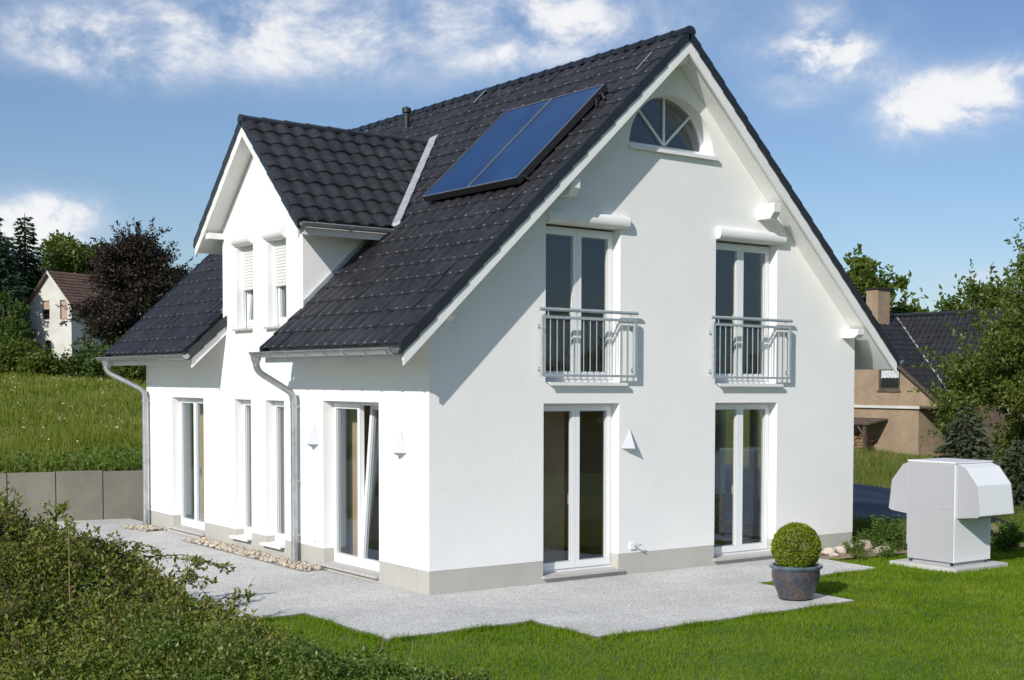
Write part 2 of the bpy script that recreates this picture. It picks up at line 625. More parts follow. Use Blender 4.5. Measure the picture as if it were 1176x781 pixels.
def leaf_geo(P, size, rg, up=.3, aspect=.55, droop=0.0, jitter=.35, dirs=None):
    """diamond-shaped leaves folded along the midrib: 4 points, 2 triangles each"""
    n = len(P)
    d = unit(rg.normal(size=(n, 3)) + np.array([0, 0, up - droop])) if dirs is None else unit(dirs + rg.normal(0, .25, (n, 3)))
    q = unit(rg.normal(size=(n, 3)) + np.array([0, 0, .8]))
    s = unit(np.cross(d, q))
    nn = np.cross(s, d)
    L = size * (1 + rg.uniform(-jitter, jitter, (n, 1)))
    Wd = L * aspect * .5
    base = P
    tip = P + d * L
    mid = P + d * L * .45 - nn * L * .08
    V = np.stack([base, mid + s * Wd, tip, mid - s * Wd], 1).reshape(-1, 3)
    i = np.arange(n) * 4
    F = np.concatenate([np.stack([i, i + 1, i + 2], 1), np.stack([i, i + 2, i + 3], 1)])
    return V, F


def blade_geo(P, h, w, rg, lean=.35):
    n = len(P)
    a = rg.uniform(0, 2 * np.pi, n)
    s = np.stack([np.cos(a), np.sin(a), np.zeros(n)], 1)
    h = (h * (1 + rg.uniform(-.4, .5, n)))[:, None] if np.ndim(h) == 0 else h[:, None]
    b = rg.uniform(0, 2 * np.pi, n)
    l = np.stack([np.cos(b), np.sin(b), np.zeros(n)], 1) * h * np.abs(rg.normal(0, lean, n))[:, None]
    w = w if np.ndim(w) == 0 else w[:, None]
    tip = P + l + np.array([0, 0, 1.]) * h
    V = np.stack([P - s * w, P + s * w, tip], 1).reshape(-1, 3)
    F = np.arange(n * 3).reshape(-1, 3)
    return V, F


def tree(name, label, cat, base, h, rx, rz, leafn, leafs, mat, nclump=26, trunk_r=.16, crown_c=.62, seed=1, group=None, clump=.3, up=.2, airy=0.0, droop=0.0, aspect=.6, flat=1.0, ry=None):
    rg = np.random.default_rng(seed)
    base = np.array(base, float)
    t = empty(name, base, label, cat, group)
    cc = base + np.array([0, 0, h * crown_c])
    ry = rx if ry is None else ry
    # clump centres through the crown volume, more near its surface
    d = unit(rg.normal(size=(nclump, 3)))
    rad = rg.uniform(.35, 1.0, (nclump, 1)) ** .6
    cen = cc + d * rad * np.array([rx, ry, rz]) * (1 + rg.uniform(-.12, .18 + airy, (nclump, 1)))
    tr = MB()
    top = base + np.array([rg.normal(0, .03 * h), rg.normal(0, .03 * h), h * min(.95, crown_c + .2)])
    mid = (base + top) / 2 + np.array([rg.normal(0, .02 * h), rg.normal(0, .02 * h), 0])
    tr.tube([base - np.array([0, 0, .2]), base + np.array([0, 0, .3]), mid, top], [trunk_r * 1.25, trunk_r, trunk_r * .7, trunk_r * .2], 8)
    for c in cen:
        k = rg.uniform(.25, .9)
        s = base + (mid - base) * min(1, 2 * k) + (top - mid) * max(0, 2 * k - 1)
        if s[2] > c[2] - .1 * h:
            s = base + (mid - base) * rg.uniform(.5, .95)
        m = (s + c) / 2 + rg.normal(0, .05 * h, 3) * .4 + np.array([0, 0, .03 * h])
        tr.tube([s, m, c], [trunk_r * .35, trunk_r * .2, trunk_r * .05], 5)
    tr.build('trunk', M['bark'], t, smooth=True)
    per = leafn // nclump
    P = []
    for c in cen:
        cr = clump * min(rx, rz) * rg.uniform(.65, 1.3)
        n = int(per * (cr / (clump * min(rx, rz))) ** 2)
        q = unit(rg.normal(size=(n, 3))) * (rg.uniform(0, 1, (n, 1)) ** .45) * cr
        q[:, 2] *= .75 * flat
        P.append(c + q)
        if airy:      # long thin shoots that break the outline
            for _ in range(3):
                dd = unit(c - cc + rg.normal(0, .5, 3) * np.linalg.norm(c - cc))
                ns = max(4, n // 14)
                s_ = rg.uniform(0, 1, (ns, 1)) * cr * (1.2 + airy * 3)
                P.append(c + dd * s_ + rg.normal(0, .05 * cr + .03, (ns, 3)) * (1.3 - s_ / (cr * (1.3 + airy * 3))))
    P = np.concatenate(P)
    V, F = leaf_geo(P, leafs, rg, up=up, aspect=aspect, droop=droop)
    fast('crown', V, F, mat, t)
    return t


def conifer(name, label, base, h, r, mat, seed=1, levels=22, group=None, leafs=.3, dens=1.0, cat='tree', lowest=.06):
    rg = np.random.default_rng(seed)
    base = np.array(base, float)
    t = empty(name, base, label, cat, group)
    tr = MB()
    tr.tube([base - np.array([0, 0, .2]), base + np.array([0, 0, h * .5]), base + np.array([0, 0, h])], [.022 * h, .014 * h, .002 * h], 8)
    P, D = [], []
    for i in range(levels):
        k = lowest + (1 - lowest) * i / levels
        z = h * k
        L = r * (1 - k) ** .85 * rg.uniform(.85, 1.1) + .02 * h
        nb = max(5, int(11 * (1 - k) + 5))
        a0 = rg.uniform(0, 6.28)
        for b in range(nb):
            a = a0 + 2 * math.pi * b / nb + rg.normal(0, .15)
            l = L * rg.uniform(.7, 1.15)
            d = np.array([math.cos(a), math.sin(a), 0])
            n = int(max(6, 30 * dens * l / r))
            s = rg.uniform(.1, 1, (n, 1)) ** .8
            z_off = -.42 * l * s ** 1.0 + .22 * l * s ** 2.5
            side = np.array([-d[1], d[0], 0])
            w = rg.normal(0, .13, (n, 1)) * l * (1.15 - s)
            p = base + np.array([0, 0, z]) + d * l * s + side * w
            p[:, 2] += z_off[:, 0] + rg.normal(0, .015 * h, n) * .4
            P.append(p)
            D.append(np.repeat((d * 1.0 + np.array([0, 0, -.35]))[None, :], n, 0) + side * np.sign(w) * .5)
            tr.tube([base + np.array([0, 0, z]), base + np.array([0, 0, z - .2 * l]) + d * l * .8], [.004 * h, .001 * h], 4, cap=False)
    tr.build('trunk', M['bark'], t, smooth=True)
    P = np.concatenate(P)
    D = np.concatenate(D)
    V, F = leaf_geo(P, leafs, rg, aspect=.45, dirs=D)
    fast('crown', V, F, mat, t)
    return t


def shrub(name, label, cat, base, rx, ry, h, n, leafs, mat, seed=1, group=None, stems=14, rough=.3):
    """a bush: many lumps from the ground up, stems inside"""
    rg = np.random.default_rng(seed)
    base = np.array(base, float)
    t = empty(name, base, label, cat, group)
    st = MB()
    P = []
    for i in range(stems):
        a = rg.uniform(0, 6.28)
        k = math.sqrt(rg.uniform(0, 1)) * .82
        top = base + np.array([math.cos(a) * rx * k, math.sin(a) * ry * k, h * (1 - .55 * k ** 2) * rg.uniform(.72, 1.05)])
        foot = base + np.array([math.cos(a) * rx * k * .3, math.sin(a) * ry * k * .3, -.05])
        m = (foot + top) / 2 + rg.normal(0, .06, 3) * h
        st.tube([foot, m, top], [.012 * h + .004, .009 * h + .003, .003], 5)
        nn = n // stems
        s = rg.uniform(0.02, 1.0, (nn, 1)) ** .7
        line = foot + (top - foot) * s
        P.append(line + rg.normal(0, 1, (nn, 3)) * rough * np.array([rx, ry, h]) * (.42 + .25 * np.sin(s * 3.1)))
    st.build('stem', M['twig'], t, smooth=True)
    P = np.concatenate(P)
    P = P[P[:, 2] > base[2] - .02]
    V, F = leaf_geo(P, leafs, rg, up=.35)
    fast('foliage', V, F, mat, t)
    return t


# ================================================================== HOUSE
Wd, Ln = 8.2, 11.03          # gable width, length of the long wall
ZP = .317                    # plinth top
MID = Wd / 2
OE, OV = .62, .44            # eaves and verge overhang
RL = Ln + OV
SH = 3.95                    # roof surface height above x = 0


def zr(x):
    return SH + (x if x <= MID else Wd - x)


DY, DH, DZ, DS, DO = 5.5, 1.61, 7.05, .86, .31   # cross gable: centre, half width, ridge, slope, verge overhang


def zd(y):
    return DZ - DS * abs(y - DY)


house = empty('detached_house', (0, 0, 0), 'white rendered house with steep anthracite tiled roof and a cross gable over the long side', 'house')
WT = .36
g_doors = [(1.82, 3.16, .10, 2.55), (5.04, 6.38, .10, 2.55)]
g_wins = [(1.85, 3.17, 2.85, 5.12), (5.03, 6.35, 2.85, 5.12)]
l_low = [(1.42, 3.20, .10, 2.55), (4.61, 5.33, .21, 2.53), (5.93, 6.62, .21, 2.53), (8.05, 9.62, .12, 2.53)]
l_up = [(4.50, 5.20, 3.71, 5.10), (5.80, 6.50, 3.71, 5.10)]


def notched(a0, a1, base, ops, z):
    """bottom edge of a wall from a0 to a1 with door notches reaching up to their heads"""
    p = [(a0, base)]
    for (x0, x1, b0, b1) in ops:
        p += [(x0, base), (x0, b1), (x1, b1), (x1, base)]
    p.append((a1, base))
    return p


AR, AC, AZ = .825, 4.14, 6.35
arch = [(AC + AR * math.cos(a), AZ + AR * math.sin(a)) for a in np.linspace(0, math.pi, 33)]
up = -.25
mb = MB()
outer = notched(0, Wd, ZP, g_doors, 0) + [(Wd, zr(0) + up), (MID, zr(MID) + up), (0, zr(0) + up)]
wall(mb, outer, [rect(*w) for w in g_wins] + [arch], FG, -WT, 0)
mb.build('gable_wall', M['stucco'], house)
mb = MB()
outer = notched(WT, Ln, ZP, l_low, 0) + [(Ln, zr(0) + up), (DY + DH, zr(0) + up), (DY + DH, zd(DY + DH) + up), (DY, zd(DY) + up), (DY - DH, zd(DY - DH) + up), (DY - DH, zr(0) + up), (WT, zr(0) + up)]
wall(mb, outer, [rect(*w) for w in l_up], FL, -WT, 0)
mb.build('long_wall', M['stucco'], house)
added_doors = [(1.3, 3.3, .12, 2.5), (5.6, 7.6, .12, 2.5)]  # openings added in the unseen walls to let more light into the rooms
added_rear_holes = [(1.9, 3.5, .9, 2.5), (4.8, 6.4, .9, 2.5), (1.9, 3.2, 3.4, 5.0), (5.0, 6.3, 3.4, 5.0)]


def FRight(a, b, c):      # the long wall on the far side
    return (Wd - .002 + c, a, b)


def FRear(a, b, c):       # the gable at the back
    return (a, Ln + c, b)


mb = MB()      # the walls turned away from the camera
wall(mb, [(WT, 0), (Ln - WT, 0), (Ln - WT, zr(0) + up), (WT, zr(0) + up)], [rect(*q) for q in added_doors], FRight, -WT, 0)
mb.build('far_long_wall', M['stucco'], house)
mb = MB()
wall(mb, [(WT + .001, 0), (Wd - .003, 0), (Wd - .003, zr(0) + up), (MID, zr(MID) + up), (WT + .001, zr(WT) + up)], [rect(*q) for q in added_rear_holes], FRear, -WT, .002)
mb.build('rear_wall', M['stucco'], house)
mb = MB()      # cheeks of the cross gable
for s in (-1, 1):
    y0 = DY + s * DH
    y1 = y0 - s * .2
    mb = MB()
    mb.prism([(.36, zr(.36) - .3), (.36, zd(y0) + up + .1), (1.75, zd(y0) + up + .1), (1.75, zr(1.75) - .3)], XZ, min(y0, y1), max(y0, y1))
    mb.build('cheek_wall', M['stucco'], house)


def plinth_poly(a0, a1, ops):
    p = [(a0, -.1), (a1, -.1), (a1, ZP)]
    for (x0, x1, b0, b1) in reversed(ops):
        p += [(x1, ZP), (x1, b0), (x0, b0), (x0, ZP)]
    p.append((a0, ZP))
    return p


mb = MB()
wall(mb, plinth_poly(.004, Wd - .004, g_doors), [], FG, -WT, -.004)
mb.build('plinth', M['plinth'], house)
mb = MB()
wall(mb, plinth_poly(WT + .004, Ln, l_low), [], FL, -WT, -.004)
mb.build('plinth', M['plinth'], house)

# ---- rooms behind the glass
mb = MB()
mb.box(WT, Wd - WT, WT, Ln - WT, -.02, .085)
mb.build('room_floor', M['wood'], house)
mb = MB()
mb.box(WT, Wd - WT, WT, Ln - WT, 2.62, 2.82)
mb.build('upper_floor', M['ceil'], house)
mb = MB()
mb.box(WT, Wd - WT, 4.35, 4.45, .085, 2.62)
mb.box(4.2, 4.3, WT, 4.35, .085, 1.0)
mb.prism([(WT + 1.2, 2.82), (Wd - WT, 2.82), (Wd - WT, 3.9), (MID + .9, 6.4), (MID - .9, 6.4), (WT + 1.2, 4.6)], XZ, 4.3, 4.42)
mb.box(WT + .9, WT + 1.0, 4.45, Ln - WT, .085, 2.62)
mb.box(WT, WT + .9, 7.3, 7.4, .085, 2.62)
mb.build('room_partition', M['inner'], house)

# ---- roof
roof = None
c45 = math.sqrt(.5)
SL = (MID + OE) / c45
NR = 20
nl = (-c45, 0, c45)


def keepL(p):
    x, y, z = p
    if x < .04 and 3.98 < y < 6.95:
        return False
    if abs(y - DY) < DH + .05 and zr(x) < zd(y) - .12:
        return False
    return True


roof = tiles('roof', house, (-OE, -OV, zr(-OE)), (0, 1, 0), (c45, 0, c45), nl, 3.98 + OV, SL, 15, NR, keepL, amp=.023, seed=1, nose_glint=True)
tiles('roof_tiles', roof, (-OE, 3.98, zr(-OE)), (0, 1, 0), (c45, 0, c45), nl, 2.97, SL, 10, NR, keepL, amp=.023, seed=2, nose_glint=True)
tiles('roof_tiles', roof, (-OE, 6.95, zr(-OE)), (0, 1, 0), (c45, 0, c45), nl, RL - 6.95, SL, 15, NR, keepL, amp=.023, seed=3, nose_glint=True)
tiles('roof_tiles', roof, (Wd + OE, RL, zr(-OE)), (0, -1, 0), (-c45, 0, c45), (c45, 0, c45), RL + OV, SL, 40, NR, lambda p: True, npf=7, seed=4)
# cross gable slopes
ds = math.hypot(1, DS)
uN = (0, 1 / ds, DS / ds)
nN = (0, -DS / ds, 1 / ds)
DB = 2.09
keepD = lambda p: p[0] < p[2] - SH + .28
tiles('cross_gable_tiles', roof, (-DO, DY - DB, zd(DY - DB)), (1, 0, 0), uN, nN, 3.6, DB * ds, 13, 8, keepD, amp=.036, step=.028, seed=5)
tiles('cross_gable_tiles', roof, (-DO + 3.6, DY + DB, zd(DY + DB)), (-1, 0, 0), (0, -1 / ds, DS / ds), (0, DS / ds, 1 / ds), 3.6, DB * ds, 13, 8, keepD, amp=.036, step=.028, seed=6)
mb = MB()
ridge_caps(mb, (MID, -OV - .02, zr(MID) + .03), (MID, RL, zr(MID) + .03), 32)
mb.build('ridge_caps', M['cap'], roof, smooth=True)
mb = MB()
ridge_caps(mb, (-DO - .02, DY, DZ + .025), (3.06, DY, DZ + .025), 9)
mb.build('ridge_caps', M['cap'], roof, smooth=True)
runs = []
for yv, o in ((-OV + .05, -1), (RL - .05, 1)):
    runs.append(((-OE - .03, yv, zr(-OE) + .0), (MID + .02, yv, zr(MID) + .04), (0, o, 0), NR, .165, .055))
    runs.append(((Wd + OE + .03, yv, zr(-OE) + .0), (MID - .02, yv, zr(MID) + .04), (0, o, 0), NR, .165, .055))
runs.append(((-OE - .03, 6.98, zr(-OE)), (.02, 6.98, zr(.02)), (0, -1, 0), 3, .17, .055))
runs.append(((-OE - .03, 3.95, zr(-OE)), (.02, 3.95, zr(.02)), (0, 1, 0), 3, .17, .055))
for s in (-1, 1):
    runs.append(((-DO + .05, DY + s * (DB + .02), zd(DY + DB) - .01), (-DO + .05, DY - s * .02, DZ + .04), (-1, 0, 0), 8, .14, .055))
for rn in runs:
    mb = MB()
    rake(mb, *rn)
    mb.build('verge_tiles', M['cap'], roof)  # darker than the roof tiles, painting in the shade along the verge

# white boarded roof underside, bargeboards, purlin ends
mb = MB()


def slab_l(x0, x1, y0, y1, t0=-.12, t1=-.245):
    mb.prism([(x0, zr(x0) + t0), (x1, zr(x1) + t0), (x1, zr(x1) + t1), (x0, zr(x0) + t1)], XZ, y0, y1)


slab_l(-OE + .03, MID, -OV + .05, 3.93)
slab_l(-OE + .03, MID, 7.0, RL - .05)
slab_l(3.05, MID, 3.932, 6.998)
slab_l(MID + .001, Wd + OE - .03, -OV + .05, RL - .05)
for s in (-1, 1):
    y0, y1 = DY + s * (DB - .02), DY
    mb.prism([(y0, zd(y0) - .10), (y1, zd(y1) - .10 - .001 * s), (y1, zd(y1) - .225), (y0, zd(y0) - .225)], YZ, -DO + .055, 2.2)
mb.build('soffit', M['white'], roof)
mb = MB()
for y0 in (-OV + .012, RL - .045):
    for sx in (1, -1):
        f = (lambda a, b, c, s=sx: (a if s > 0 else Wd - a, c, b))
        mb = MB()
        mb.prism([(-OE + .02, zr(-OE + .02) - .125), (MID - .001, zr(MID) - .125), (MID - .001, zr(MID) - .32), (-OE + .02, zr(-OE + .02) - .30)], f, y0, y0 + .032)
        mb.build('bargeboard', M['white'], roof)
for s in (-1, 1):
    mb = MB()
    mb.prism([(DY + s * DB, zd(DY + DB) - .105), (DY + s * .001, DZ - .105), (DY + s * .001, DZ - .285), (DY + s * DB, zd(DY + DB) - .27)], YZ, -DO + .015, -DO + .045)
    mb.build('bargeboard', M['white'], roof)
mb = MB()
mb.prism([(-OE + .02, zr(-OE + .02) - .14), (-.001, zr(0) - .14), (-.001, zr(0) - .31), (-OE + .02, zr(-OE + .02) - .30)], XZ, 6.962, 6.994)
mb.build('bargeboard', M['white'], roof)
# purlin ends under the verge, each a bracketed beam end
for (bx, bz, w, ye, hh) in ((2.10, 5.66, .15, -OV + .06, .2), (Wd - 2.22, 5.66, .15, -OV + .06, .2), (.24, 3.78, .10, -.20, .13), (Wd - .24, 3.74, .16, -OV + .08, .11), (MID, 7.80, .12, -OV + .06, .2)):
    mb = MB()
    mb.prism([(.36, bz + .04), (ye, bz + .04), (ye, bz - hh * .5), (ye + .09, bz - hh), (.36, bz - hh)], YZ, bx - w / 2, bx + w / 2)
    mb.build('purlin', M['white'], roof, bevel=.006)
mb = MB()
mb.box(-DO + .05, .2, 7.02, 7.2, zd(7.1) - .42, zd(7.1) - .32)
mb.build('purlin', M['white'], roof)
# flashings
mb = MB()
prev = None
n = 15
for i in range(n + 1):
    k = i / n
    x = 1.28 + (3.12 - 1.28) * k
    y = DY - DB + (DB - .02) * k
    e = -.125 - .022 * ((i % 2))
    A = (x - .02, y - .0, zr(x - .02) + .10)
    B = (x + .06, y + e, zr(x + .06) + .075)
    if prev:
        mb.add([prev[0], prev[1], B, A, tuple(np.array(prev[0]) - [0, 0, .05]), tuple(np.array(prev[1]) - [0, 0, .05]), tuple(np.array(B) - [0, 0, .05]), tuple(np.array(A) - [0, 0, .05])],
               [(0, 1, 2, 3), (7, 6, 5, 4), (0, 4, 5, 1), (1, 5, 6, 2), (2, 6, 7, 3), (3, 7, 4, 0)])
    prev = (A, B)
mb.build('valley_flashing', M['lead'], roof)
mb = MB()
for s in (-1, 1):
    y0 = DY + s * DH
    y1 = y0 + s * .045
    mb = MB()
    mb.prism([(.0, zr(0) + .05), (1.5, zr(1.5) + .05), (1.5, zr(1.5) + .13), (.0, zr(0) + .13)], XZ, min(y0, y1), max(y0, y1))
    mb.build('cheek_flashing', M['lead'], roof)
# vent pipe, cap on the far slope, roof hooks
mb = MB()
mb.lathe([(.055, 7.45), (.055, 7.93), (.085, 7.94), (.085, 8.02), (.03, 8.05)], 3.66, 7.36, 14)
mb.build('vent_pipe', M['black'], roof, smooth=True)
mb = MB()
mb.lathe([(.10, 7.4), (.10, 8.16), (.13, 8.17), (.125, 8.24), (.07, 8.30), (.01, 8.32)], 4.62, 3.85, 16)
mb.build('vent_cap', M['white'], roof, smooth=True)
for (hx, hy) in ((3.94, 5.13), (3.58, -.02), (3.75, 9.4)):
    mb = MB()
    mb.tube([(hx - .16, hy, zr(hx - .16) + .075), (hx + .14, hy, zr(hx + .14) + .085)], .012, 6)
    mb.build('roof_hook', M['alu'], roof)

# ---- gutters and downpipes


def gutter(mb, A, B, r=.075, inward=(1, 0, 0), n=9):
    A, B, w = np.array(A, float), np.array(B, float), np.array(inward, float)
    vs, fs = [], []
    for P in (A, B):
        for rr in (r, r - .008):
            for k in range(n):
                a = math.pi * k / (n - 1)
                vs.append(P + w * math.cos(a) * rr + np.array([0, 0, -math.sin(a) * rr]))
    for k in range(n - 1):
        fs += [(k, k + 1, 2 * n + k + 1, 2 * n + k), (n + k, 3 * n + k, 3 * n + k + 1, n + k + 1), (k, n + k, n + k + 1, k + 1), (2 * n + k, 2 * n + k + 1, 3 * n + k + 1, 3 * n + k)]
    fs += [(0, 2 * n, 3 * n, n), (n - 1, 2 * n - 1, 4 * n - 1, 3 * n - 1)]
    fs += [tuple(range(n)), tuple(range(2 * n, 3 * n))]
    mb.add(vs, fs)
    # rolled front edge and brackets
    mb.tube([A - w * r, B - w * r], .012, 6)
    L = np.linalg.norm(B - A)
    m = max(2, int(L / .62))
    d = (B - A) / L
    for i in range(m + 1):
        c = A + d * (L * (.03 + .94 * i / m))
        pts = [c + w * math.cos(a) * (r + .006) + np.array([0, 0, -math.sin(a) * (r + .006)]) for a in np.linspace(0, math.pi, 8)]
        for p, q in zip(pts[:-1], pts[1:]):
            mb.hexa([p - d * .014, p + d * .014, q + d * .014, q - d * .014, p * 1.0 - d * .014 + (p - c) * .06, p + d * .014 + (p - c) * .06, q + d * .014 + (q - c) * .06, q - d * .014 + (q - c) * .06])


GX, GZ = -.715, 3.265
for (ya, yb) in ((-OV + .03, 4.06), (6.9, RL + .06)):
    mb = MB()
    gutter(mb, (GX, ya, GZ), (GX, yb, GZ))
    mb.build('gutter', M['zinc'], house, smooth=True)
mb = MB()
gutter(mb, (Wd - GX, -OV + .03, GZ), (Wd - GX, RL, GZ), inward=(-1, 0, 0))
mb.build('gutter', M['zinc'], house, smooth=True)
for s in (-1, 1):
    mb = MB()
    yg = DY + s * (DB + .085)
    gutter(mb, (-DO + .03, yg, zd(DY + DB) - .045), (1.32, yg, zd(DY + DB) - .045), r=.06, inward=(0, -s, 0))
    mb.build('gutter', M['zinc'], house, smooth=True)


def bend(pts, r=.12, k=5):
    P = [np.array(p, float) for p in pts]
    out = [P[0]]
    for i in range(1, len(P) - 1):
        a, b, c = P[i - 1], P[i], P[i + 1]
        u, v = (a - b) / np.linalg.norm(a - b), (c - b) / np.linalg.norm(c - b)
        s, e = b + u * r, b + v * r
        for j in range(k + 1):
            t = j / k
            out.append((1 - t) ** 2 * s + 2 * t * (1 - t) * b + t * t * e)
    out.append(P[-1])
    return out


for (yt, yb, zb) in ((3.98, 4.02, .02), (11.16, 10.84, .0)):
    mb = MB()
    mb.tube(bend([(GX, yt, GZ - .05), (GX, yt, 3.0), (-.10, yb, 2.64), (-.10, yb, zb)]), .05, 12)
    dp = mb.build('downpipe', M['zinc'], house, smooth=True)
    for z in (2.45, 1.3, .45):
        mb = MB()
        mb.tube([(-.10, yb, z - .018), (-.10, yb, z + .018)], .058, 12)
        mb.box(-.06, .0, yb - .012, yb + .012, z - .012, z + .012)
        mb.build('clamp', M['zinc'], dp, smooth=True)
    mb = MB()
    mb.lathe([(.052, GZ - .16), (.075, GZ - .09), (.08, GZ - .06)], GX, yt, 12)
    mb.build('outlet', M['zinc'], dp, smooth=True)

# ---- windows


def casement(name, Fm, a0, a1, b0, b1, n=2, rec=.18, fw=.055, sw=.07, tilt=None, handle=None, low=.10):
    c1 = -rec
    mb = MB()
    mb.ring(Fm, a0 + .001, a1 - .001, b0 + .001, b1 - .001, fw, c1 - .075, c1, wb=fw + .015)
    fr = mb.build(name, M['pvc'], house)
    ia0, ia1, ib0, ib1 = a0 + fw - .014, a1 - fw + .014, b0 + fw, b1 - fw + .014
    w = (ia1 - ia0) / n
    for i in range(n):
        s0, s1 = ia0 + i * w + (.002 if i else 0), ia0 + (i + 1) * w - (.002 if i < n - 1 else 0)
        ang = R(tilt[1]) if (tilt and tilt[0] == i) else 0.0

        def Fs(a, b, c, ang=ang):
            if ang:
                db, dc = b - ib0, c - c1
                b, c = ib0 + db * math.cos(ang) + dc * math.sin(ang), c1 + dc * math.cos(ang) - db * math.sin(ang)
            return Fm(a, b, c)
        mb = MB()
        mb.ring(Fs, s0, s1, ib0, ib1, sw, c1 - .055, c1 + .018, wb=low)
        mb.ring(Fs, s0 + sw - .012, s1 - sw + .012, ib0 + low - .012, ib1 - sw + .012, .02, c1 - .02, c1 + .004)
        mb.build('sash', M['pvc'], fr)
        mb = MB()
        mb.ring(Fs, s0 + sw - .002, s1 - sw + .002, ib0 + low - .002, ib1 - sw + .002, .007, c1 - .012, c1 + .006)
        mb.build('seal', M['seal'], fr)
        mb = MB()
        mb.fbox(Fs, s0 + sw - .004, s1 - sw + .004, ib0 + low - .004, ib1 - sw + .004, c1 - .024, c1 - .010)
        mb.build('pane', M['glass'], fr)
        if handle == i:
            mb = MB()
            ha = s0 + .035 if i else s1 - .035
            mb.fbox(Fs, ha - .014, ha + .014, ib0 + .95, ib0 + 1.08, c1 - .072, c1 - .058)
            mb.fbox(Fs, ha - .01, ha + .01, ib0 + .92, ib0 + 1.06, c1 - .11, c1 - .09)
            mb.build('handle', M['pvc'], fr)
    return fr


def sill(Fm, parent, a0, a1, b, th, out, mat, back=-.18, lip=0.0, name='sill'):
    mb = MB()
    p = [(back, b + .012), (out, b), (out, b - th - lip), (out - .012, b - th - lip), (out - .012, b - th), (back, b - th + .004)]
    mb.prism(p, lambda q, r_, c: Fm(c, r_, q), a0, a1)
    return mb.build(name, mat, parent)


for i, (a0, a1, b0, b1) in enumerate(g_doors):
    f = casement('patio_door', FG, a0, a1, b0, b1, 2, handle=0)
    sill(FG, f, a0 - .02, a1 + .06, b0 - .002, .035, .05, M['stonesill'])
for i, (a0, a1, b0, b1) in enumerate(g_wins):
    f = casement('balcony_door', FG, a0, a1, b0, 5.07, 2, handle=0)
    sill(FG, f, a0 + .02, a1 + .08, b0 - .002, .012, .09, M['white'], lip=.03)
    mb = MB()
    prof = [(-.17, 5.29), (.03, 5.29), (.075, 5.275), (.10, 5.24), (.106, 5.19), (.10, 5.145), (.08, 5.115), (.05, 5.10), (-.17, 5.10)]
    mb.prism(prof, lambda q, r_, c: FG(c, r_, q), a0 + .012, a1 + .105)
    mb.build('shutter_box', M['white'], f, smooth=True)
# tall glazing of the long wall
f = casement('patio_door', FL, *l_low[0], n=2, rec=.17, tilt=(0, 4.2), handle=1)
sill(FL, f, l_low[0][0], l_low[0][1] + .10, .098, .035, .06, M['stonesill'])
for w in l_low[1:3]:
    f = casement('narrow_window', FL, *w, n=1, rec=.15, sw=.06)
    mb = MB()
    pts = [(w[0] - .02 + (w[1] - w[0] + .04) * i / 26, -.265 + .010 * math.sin(i * 1.3)) for i in range(27)]
    mb.prism([(a, c) for a, c in pts] + [(a, c - .006) for a, c in reversed(pts)], lambda a, c, b: FL(a, b, c), .3, 2.5)
    mb.build('blind', M['curtain'], f, smooth=True)
    sill(FL, f, w[0] - .0, w[1] + .08, w[2] - .002, .02, .085, M['white'], back=-.15, lip=.02)
f = casement('patio_door', FL, *l_low[3], n=2, rec=.15, sw=.06, handle=1)
sill(FL, f, l_low[3][0] - .05, l_low[3][1] + .22, .118, .04, .06, M['stonesill'])
for k, w in enumerate(l_up):
    f = casement('upper_window', FL, *w, n=1, rec=.17, tilt=(0, 5.0) if k else None)
    sill(FL, f, w[0] + .02, w[1] + .04, w[2] - .002, .03, .07, M['stonesill'], back=-.17)
    mb = MB()
    prof = [(-.16, 5.27), (.02, 5.27), (.065, 5.255), (.088, 5.22), (.092, 5.18), (.082, 5.14), (.055, 5.11), (.02, 5.095), (-.16, 5.095)]
    mb.prism(prof, lambda q, r_, c: FL(c, r_, q), w[0] - .02, w[1] + .03)
    mb.build('shutter_box', M['white'], f, smooth=True)
    mb = MB()
    zt, zb, ns = 5.10, 4.36, 15
    prof = []
    for q in range(ns):
        z0 = zt - (zt - zb) * q / ns
        hgt = (zt - zb) / ns
        prof += [(-.115, z0), (-.105, z0 - .2 * hgt), (-.104, z0 - .75 * hgt), (-.115, z0 - .93 * hgt)]
    prof += [(-.115, zb), (-.135, zb), (-.135, zt)]
    mb.prism(prof, lambda q, r_, c: FL(c, r_, q), w[0] + .02, w[1] - .02, caps=False)
    mb.build('roller_shutter', M['shutter'], f)
    mb = MB()
    for a in (w[0] + .001, w[1] - .031):
        mb.fbox(FL, a, a + .03, 3.73, 5.095, -.145, -.095)
    mb.build('shutter_rail', M['pvc'], f)

for q in added_doors:  # glazing of the added openings that brighten the rooms
    casement('patio_door', FRight, *q, n=2)
for q in added_rear_holes:
    casement('added_rear_window', FRear, *q, n=2)

# half-round window
rec = .20
mb = MB()
N = 32


def arc(r, z0=AZ):
    return [(AC + r * math.cos(a), z0 + r * math.sin(a)) for a in np.linspace(0, math.pi, N + 1)]


